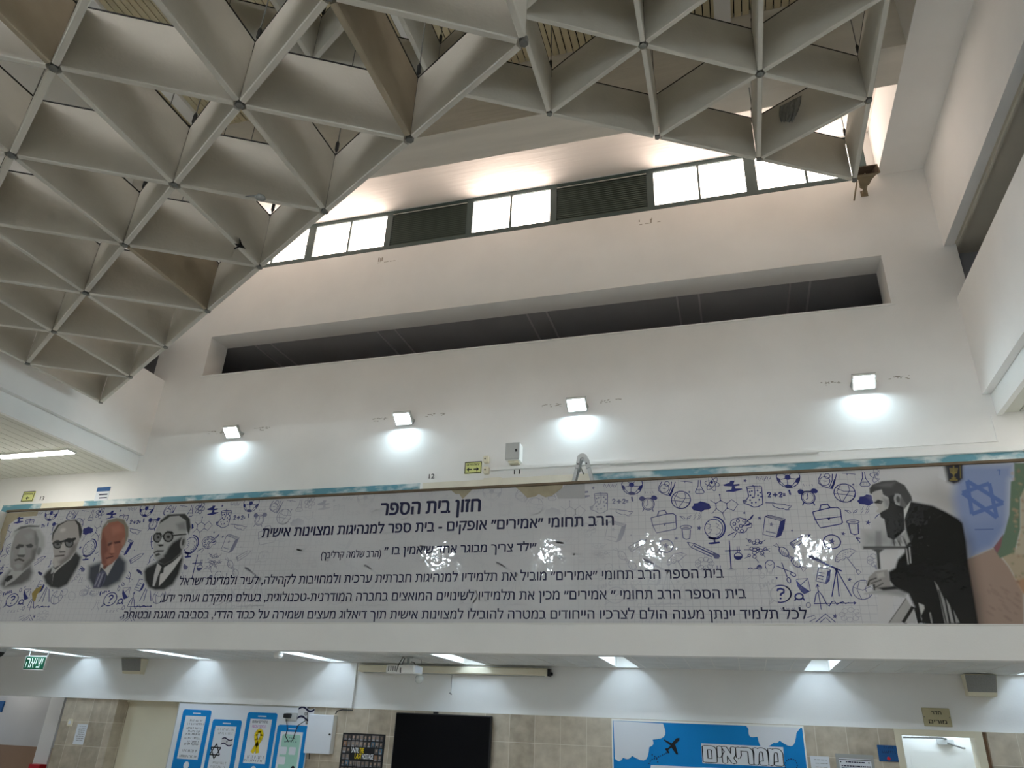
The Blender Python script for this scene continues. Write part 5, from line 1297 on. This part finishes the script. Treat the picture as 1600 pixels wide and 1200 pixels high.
picture('printed_portrait', 'grey portrait with white side hair, leftmost', (0, 812, 76, 922), .8, (0, 790, 8.573), [
    ([(0, 1060), (60, 950), (130, 860), (250, 880), (420, 800), (445, 900), (400, 1000), (300, 1060), (180, 1090), (60, 1110)], g(80), 45),
    ([(60, 1090), (200, 1000), (410, 800), (390, 790), (260, 880), (160, 870), (110, 930)], g(146), 8),
    ([(60, 1000), (110, 940), (170, 930), (175, 970), (100, 1025)], g(40), 6),
    ([(150, 430), (200, 330), (300, 285), (420, 275), (540, 320), (600, 420), (605, 540), (560, 620), (500, 680), (480, 500), (460, 330), (300, 330)], g(142), 30),
    ([(190, 350), (280, 280), (400, 262), (540, 270), (520, 290), (380, 290), (240, 330)], g(70), 14),
    ([(200, 400), (270, 320), (400, 300), (490, 340), (520, 450), (505, 600), (460, 720), (400, 800), (300, 870), (200, 880), (140, 820), (135, 700), (150, 560)], g(120, 2), 14),
    ([(430, 600), (500, 560), (470, 720), (380, 810), (300, 870), (330, 780), (420, 700)], g(86, 2), 30),
    ([(470, 340), (520, 450), (505, 560), (470, 520), (460, 420)], g(96), 20),
    ([(205, 565), (255, 515), (325, 525), (315, 560), (230, 585)], g(56), 9), ([(345, 530), (420, 508), (450, 540), (425, 565), (370, 562)], g(56), 9),
    ([(250, 650), (270, 560), (330, 560), (345, 660), (300, 685)], g(134), 12), ([(228, 660), (345, 655), (320, 692), (250, 687)], g(66), 8),
    ([(195, 725), (260, 700), (335, 735), (315, 752), (250, 728), (205, 748)], g(62, 3), 7), ([(190, 800), (250, 775), (300, 800), (240, 850)], g(134), 18),
    (E_(525, 610, 28, 55, 15), g(104), 12), ([(150, 640), (185, 600), (180, 700), (155, 740)], g(128), 16),
    ([(330, 400), (420, 360), (450, 420), (380, 470)], g(130), 30)], .0030)
picture('printed_portrait', 'grey portrait with heavy black spectacles', (64, 808, 134, 924), .8, (60, 800, 9.231), [
    ([(70, 930), (120, 860), (210, 790), (540, 570), (620, 650), (590, 760), (500, 920), (420, 1050), (300, 1110), (180, 1090), (110, 1030)], g(33), 30),
    ([(195, 1050), (215, 900), (330, 790), (470, 680), (545, 570), (530, 540), (400, 700), (230, 850)], g(156, 3), 6),
    ([(180, 890), (205, 790), (250, 830), (200, 890)], g(146), 6), ([(150, 960), (190, 890), (215, 900), (195, 1060), (150, 1020)], g(35), 6),
    ([(195, 420), (205, 300), (280, 185), (400, 125), (540, 108), (612, 170), (637, 280), (612, 380), (540, 400), (560, 250), (520, 140)], g(44), 9),
    ([(205, 430), (225, 320), (300, 200), (420, 130), (530, 125), (575, 200), (590, 340), (600, 400), (560, 500), (540, 560), (460, 660), (330, 760), (240, 810), (205, 740), (230, 640), (215, 520)], g(136, 5), 7),
    ([(480, 480), (560, 450), (540, 560), (460, 660), (330, 760), (300, 720), (430, 620)], g(100, 4), 30), (E_(355, 260, 40, 25, -20), g(165, 4), 25),
    ([(235, 800), (330, 760), (460, 665), (400, 700), (250, 830)], g(70), 10), ([(205, 690), (260, 650), (280, 760), (240, 800)], g(150, 4), 16)]
    + rim(278, 470, 58, 56, 18, g(24), g(96), 5) + rim(445, 445, 58, 62, 18, g(24), g(98), 5) + [
    ([(195, 470), (210, 438), (350, 412), (390, 398), (540, 368), (548, 392), (500, 432), (390, 432), (340, 442), (230, 455)], g(24), 5),
    (E_(285, 465, 22, 14), g(44), 9), (E_(450, 435, 22, 14), g(44), 9),
    ([(320, 560), (330, 470), (380, 460), (400, 560), (350, 588)], g(150, 5), 10), ([(300, 562), (392, 560), (390, 584), (310, 590)], g(78, 3), 8),
    ([(230, 630), (380, 613), (376, 636), (240, 650)], g(62, 3), 6), ([(240, 660), (330, 645), (290, 700)], g(142, 5), 8)], .0032)
picture('printed_portrait', 'colour portrait with ruddy face and striped tie', (134, 806, 206, 924), .8, (60, 800, 9.231), [
    ([(730, 780), (870, 730), (1180, 620), (1270, 720), (1265, 850), (1180, 1000), (1000, 1100), (800, 1100), (715, 960)], pc(50, 53, 62), 45),
    ([(870, 900), (900, 790), (960, 850), (1000, 920), (1110, 710), (1150, 650), (1100, 640), (960, 760), (900, 740)], g(160, 3), 7),
    ([(850, 900), (930, 840), (985, 880), (960, 1000), (900, 1095), (790, 1095)], pc(68, 68, 88), 7),
    (bar(935, 880, 860, 1080, 18), pc(120, 120, 134), 7), (bar(960, 900, 900, 1080, 14), pc(34, 36, 52), 7), (bar(890, 890, 815, 1070, 14), pc(120, 120, 134), 7),
    ([(895, 380), (925, 220), (1000, 120), (1130, 85), (1240, 110), (1302, 220), (1302, 350), (1250, 480), (1190, 560), (1200, 250), (1000, 160)], pc(112, 107, 96), 14),
    ([(905, 420), (925, 260), (1010, 160), (1150, 130), (1240, 190), (1260, 330), (1240, 450), (1190, 560), (1150, 660), (1060, 750), (960, 800), (920, 740), (905, 600)], pc(132, 86, 72), 9),
    ([(905, 420), (940, 300), (985, 420), (1010, 560), (960, 620), (990, 760), (920, 740), (905, 600)], pc(108, 66, 56), 30),
    ([(1050, 220), (1180, 180), (1220, 280), (1080, 330)], pc(146, 96, 82), 40),
    ([(1000, 480), (1010, 455), (1062, 435), (1072, 460), (1015, 495)], pc(72, 44, 40), 8), ([(1090, 432), (1180, 415), (1185, 445), (1105, 462)], pc(78, 48, 44), 9),
    ([(1000, 440), (1065, 415), (1065, 432), (1005, 458)], pc(120, 90, 78), 8),
    ([(1040, 570), (1062, 460), (1090, 470), (1102, 590), (1050, 612)], pc(156, 102, 86), 12), ([(1010, 598), (1102, 595), (1060, 622)], pc(92, 54, 46), 8),
    ([(970, 662), (1082, 630), (1084, 648), (985, 678)], pc(72, 40, 38), 6), ([(1000, 690), (1060, 670), (1040, 730), (990, 740)], pc(140, 93, 78), 14),
    (E_(1228, 430, 26, 60, 12), pc(142, 100, 86), 12), ([(940, 770), (1010, 770), (960, 830), (925, 810)], pc(92, 56, 48), 12)], .0034)
picture('printed_portrait', 'black and white portrait with round spectacles', (222, 800, 302, 926), .8, (210, 790, 8.575), [
    ([(130, 880), (160, 830), (290, 760), (640, 640), (655, 720), (600, 920), (520, 1060), (400, 1130), (280, 1135), (190, 1100), (140, 1000)], g(28), 28),
    ([(330, 1080), (350, 900), (400, 830), (500, 770), (640, 645), (630, 700), (520, 860), (400, 1010)], g(162, 2), 6), ([(245, 1080), (265, 930), (310, 770), (365, 820), (330, 920), (270, 1080)], g(158, 2), 6),
    ([(370, 820), (400, 830), (390, 900), (340, 920), (330, 1040), (270, 1110), (310, 960), (350, 870)], g(34), 7),
    ([(330, 260), (350, 200), (450, 120), (560, 112), (680, 108), (745, 180), (758, 290), (730, 390), (690, 300), (680, 200), (600, 140), (480, 150), (380, 240)], g(56), 12),
    ([(265, 440), (300, 300), (350, 235), (480, 155), (600, 145), (690, 200), (700, 330), (690, 420), (640, 560), (630, 640), (520, 730), (400, 790), (310, 760), (265, 700), (260, 560)], g(148), 7),
    ([(560, 250), (680, 210), (700, 330), (600, 330)], g(118), 30),
    ([(520, 490), (640, 420), (650, 560), (630, 640), (520, 740), (400, 805), (300, 755), (420, 640), (460, 560)], g(42), 24)]
    + rim(310, 430, 52, 62, 16, g(20), g(104), 6) + rim(455, 420, 62, 64, 18, g(20), g(104), 6) + [
    (E_(322, 425, 20, 18), g(36), 10), (E_(458, 420, 24, 20), g(36), 10), ([(295, 385), (345, 358), (375, 385), (365, 395), (340, 378), (305, 395)], g(26), 6), ([(405, 380), (440, 340), (510, 345), (535, 385), (500, 370), (440, 365)], g(26), 6),
    (bar(515, 402, 700, 383, 16), g(22), 5), ([(365, 400), (395, 395), (398, 415), (370, 415)], g(22), 5),
    ([(310, 525), (390, 515), (392, 542), (340, 552)], g(36), 8), ([(330, 505), (372, 430), (402, 475), (385, 520)], g(166), 10),
    ([(258, 628), (310, 598), (402, 598), (390, 617), (300, 622), (265, 645)], g(36), 6), ([(280, 655), (330, 632), (352, 660), (290, 685)], g(58), 9), ([(290, 700), (380, 660), (400, 690), (330, 720)], g(128), 14),
    (E_(655, 500, 40, 85, 12), g(138), 7), (E_(655, 490, 18, 48, 12), g(60), 9)], .0030)
hz = []
hz += [([(190, 420), (260, 380), (330, 600), (190, 600)], g(124), 110, .8), ([(470, 190), (640, 110), (900, 230), (900, 420), (560, 300)], g(120, 2), 90, .9), ([(90, 480), (300, 500), (300, 600), (90, 600)], g(112), 60, .8), ([(230, 20), (640, 0), (640, 300), (230, 380)], g(148, 1), 160, .5), ([(220, 640), (330, 630), (280, 1170), (220, 1170)], g(150, 2), 100, .6)]
hz += [([(185, 480), (225, 480), (230, 600), (180, 600)], g(104), 14, .7), (bar(90, 605, 470, 602, 20), g(62), 9), (bar(300, 545, 460, 540, 70), g(86), 22, .8), (bar(198, 615, 210, 765, 22), g(48), 7), ([(150, 612), (250, 612), (205, 650)], g(60), 9)]
for k in range(7): hz.append((bar(310+k*22, 525+(k % 3)*14, 325+k*22, 590-(k % 2)*18, 9), g(150 if k % 2 else 44), 7))
hz += [([(600, 420), (800, 440), (868, 560), (885, 720), (912, 860), (945, 1010), (965, 1230), (600, 1230)], g(22), 110)]
hz += [([(100, 950), (330, 880), (430, 930), (400, 975), (260, 950)], g(84), 24, .6),
    ([(395, 385), (405, 320), (440, 255), (520, 270), (610, 288), (700, 330), (816, 395), (792, 380), (835, 420), (860, 560), (875, 720), (900, 860), (925, 1010), (955, 1190), (800, 1190), (560, 1190), (480, 1060), (430, 950), (330, 905), (285, 850), (280, 785), (330, 755), (350, 690), (400, 640), (420, 560)], g(22), 12),
    ([(400, 610), (460, 600), (455, 720), (418, 735)], g(36), 5), (bar(412, 610, 428, 728, 8), g(150), 5), (bar(436, 600, 446, 720, 8), g(156), 5), ([(385, 500), (410, 478), (440, 560), (420, 575)], g(138), 9),
    ([(120, 890), (130, 825), (180, 780), (272, 768), (288, 850), (300, 890), (240, 912), (182, 925), (165, 880)], g(126, 3), 6), (bar(135, 850, 190, 830, 9), g(50), 6), (bar(150, 872, 225, 845, 8), g(58), 6), (bar(178, 905, 240, 870, 8), g(48), 6), ([(115, 892), (128, 850), (140, 852), (130, 895)], g(44), 6), ([(160, 880), (178, 878), (180, 925), (168, 925)], g(46), 6), ([(190, 800), (240, 785), (250, 820), (200, 835)], g(150, 3), 10),
    ([(200, 905), (330, 890), (350, 915), (240, 925)], g(40), 9),
    ([(275, 1170), (410, 978), (452, 1050), (385, 1170)], g(138, 2), 6), (bar(285, 1165, 410, 985, 5), g(52), 5), (bar(395, 1170, 470, 1050, 42), g(20), 5), (bar(485, 1050, 515, 1170, 34), g(20), 5), ([(400, 1170), (470, 1060), (490, 1170)], g(148), 5), ([(505, 1020), (545, 1035), (550, 1060), (525, 1110)], g(150), 6), (bar(535, 1170, 565, 1080, 26), g(20), 5), (bar(590, 1090, 605, 1170, 12), g(120), 6),
    ([(625, 858), (650, 890), (700, 1000), (732, 1170), (700, 1170), (660, 960)], g(120, 1), 7), (bar(655, 920, 712, 1165, 9), g(30), 6), ([(710, 985), (740, 1040), (772, 1170), (748, 1170)], g(128, 1), 6), ([(765, 1070), (812, 1165), (785, 1170)], g(118, 1), 6),
    ([(138, 192), (136, 158), (160, 130), (230, 105), (330, 98), (400, 135), (452, 220), (458, 252), (420, 292), (385, 300), (370, 210), (330, 200), (310, 240), (280, 230), (235, 205), (228, 170), (180, 182), (150, 204)], g(56), 7), ([(170, 140), (260, 115), (330, 112), (300, 150), (240, 150)], g(82), 18),
    ([(160, 190), (225, 170), (240, 210), (290, 240), (300, 290), (270, 330), (225, 340), (200, 342), (186, 332), (205, 310), (183, 280), (165, 250), (160, 220)], g(150, 2), 6), ([(235, 230), (290, 245), (298, 290), (260, 300)], g(118), 20),
    ([(168, 266), (200, 243), (238, 255), (226, 277), (180, 272)], g(42), 5), ([(205, 262), (228, 258), (222, 272)], g(90), 4),
    ([(278, 222), (335, 200), (330, 285), (288, 275)], g(34), 6), ([(380, 285), (425, 285), (405, 350), (398, 400), (380, 330)], g(40), 8),
    (E_(350, 240, 30, 42, -10), g(132), 5), (E_(352, 242, 15, 26, -10), g(62), 7), ([(372, 215), (420, 290), (385, 330), (360, 290)], g(80), 10),
    ([(213, 345), (240, 328), (275, 310), (292, 258), (320, 272), (390, 300), (397, 380), (402, 470), (370, 505), (320, 545), (272, 525), (258, 450), (248, 390), (222, 376)], g(22), 6),
    ([(398, 392), (395, 320), (447, 253), (432, 300)], g(166), 4)]
FX_ = lambda pts: [((1450+x/4.447-1330)*4.8, (710+y/4.447-730)*4.8) for x, y in pts]
SB = pc(76, 95, 142)
fl_ = [(FX_([(225, 60), (598, 60), (598, 180), (575, 180), (565, 420), (530, 550), (455, 650), (295, 718), (235, 560), (200, 440), (175, 300), (185, 200)]), pc(112, 124, 154), 60), (FX_([(300, 500), (540, 470), (455, 650), (300, 715)]), pc(98, 112, 148), 90, .8),
    (FX_([(290, 720), (455, 650), (560, 780), (660, 960), (667, 1190), (200, 1190), (200, 760)]), pc(130, 112, 102), 10),
    (FX_([(500, 700), (620, 660), (667, 660), (720, 700), (720, 1190), (667, 1190), (660, 960), (560, 780)]), pc(142, 130, 112), 14),
    (FX_([(640, 240), (720, 220), (720, 700), (600, 690), (640, 520)]), pc(146, 138, 122), 14),
    (FX_([(598, 60), (720, 60), (720, 235), (667, 240), (640, 300), (640, 520), (600, 680), (500, 722), (455, 650), (530, 550), (565, 420), (575, 190), (598, 180)]), pc(84, 100, 84), 8),
    (FX_([(610, 880), (667, 860), (720, 900), (720, 1000), (660, 965)]), pc(142, 112, 90), 14), (FX_([(455, 648), (520, 560), (505, 640), (480, 690)]), pc(112, 76, 82), 8)]
rs = random.Random(12)
for k in range(46):
    x, y = rs.uniform(585, 667), rs.uniform(100, 900); fl_.append((FX_(E_(x, y, rs.uniform(3, 14), rs.uniform(3, 9), rs.uniform(0, 90))), (pc(96, 104, 82), pc(150, 128, 104), pc(120, 98, 84))[k % 3], 14, .7))
for k in range(26):
    x, y = rs.uniform(420, 640), rs.uniform(880, 1150); fl_.append((FX_(E_(x, y, rs.uniform(6, 30), rs.uniform(2, 6), 35)), pc(108, 92, 84), 16, .6))
fl_.append((FX_(bar(455, 650, 300, 716, 7)), pc(146, 140, 132), 6))
def tri(a, c, d, w_): return [(FX_(bar(*a, *c, w_)), SB, 5), (FX_(bar(*c, *d, w_)), SB, 5), (FX_(bar(*d, *a, w_)), SB, 5)]
fl_ += tri((272, 185), (522, 338), (305, 415), 28)+tri((425, 202), (238, 268), (478, 440), 28)
fl_ += [(FX_([(105, 60), (238, 60), (242, 170), (215, 195), (180, 207), (135, 190)]), g(52), 22), (FX_([(135, 60), (236, 60), (238, 165), (212, 190), (180, 200), (145, 185)]), pc(38, 38, 46), 7)]
GO = pc(112, 100, 56)
fl_ += [(FX_(bar(178, 70, 178, 175, 8)), GO, 5), (FX_(bar(150, 178, 205, 178, 9)), GO, 5), (FX_(bar(163, 165, 193, 165, 7)), GO, 5)]
for k in (1, 2, 3):
    for s_ in (-1, 1): fl_.append((FX_(bar(178+s_*k*9, 95, 178+s_*k*7, 118+k*3, 5)), GO, 4)); fl_.append((FX_(bar(178+s_*k*7, 118+k*3, 178, 148-k*4, 5)), GO, 4))
fl_ += [(FX_(bar(222, 70, 226, 165, 6)), GO, 5, .8), (FX_(bar(325, 523, 455, 520, 8)), SB*.7, 5, .8), (FX_(bar(480, 110, 500, 108, 7)), SB, 5), (FX_(bar(498, 108, 496, 145, 7)), SB, 5)]
picture('printed_photograph', 'bearded man in a black coat leaning on a rail, beside a blue star and a map', (1328, 722, 1612, 976), .85, (1330, 730, 4.8), [(q[0], q[1]*1.27, *q[2:]) for q in hz[:5]]+fl_+hz[5:], .0028, .22)
# torn and peeling places along the upper edge
def peel(pts, col, label):
    mb = MB(); mb.add([(bp(x, y)[0], YS-.0025, min(bp(x, y)[1], 4.603)) for x, y in pts], [tuple(range(len(pts)))]); mb.build('torn_patch', col, ban, label=label)
tan = mat('bare_tan_board', rgb(176, 166, 142), .7, .15, 8); whitep = mat('white_vinyl_repair', rgb(176, 176, 178), .35)
peel([(706, 767), (712, 772), (718, 772), (723, 780), (729, 774), (737, 766), (737, 760), (706, 763)], tan, 'bare tan tear')
peel([(806, 758), (815, 769), (824, 778), (836, 776), (842, 772), (852, 777), (862, 775), (878, 763), (880, 755), (806, 757)], tan, 'bare tan tear')
peel([(872, 779), (914, 779), (914, 754), (885, 755), (868, 770)], whitep, 'plain white repair')
peel([(50, 927), (56, 920), (66, 915), (64, 922), (58, 929), (55, 940), (51, 938)], mat('ochre_stain', rgb(168, 148, 88), .6, .2, 8), 'ochre tear')
peel([(1, 803), (20, 801), (60, 799), (58, 806), (30, 808), (14, 820), (3, 860), (0, 860)], tan, 'bare tan tear')
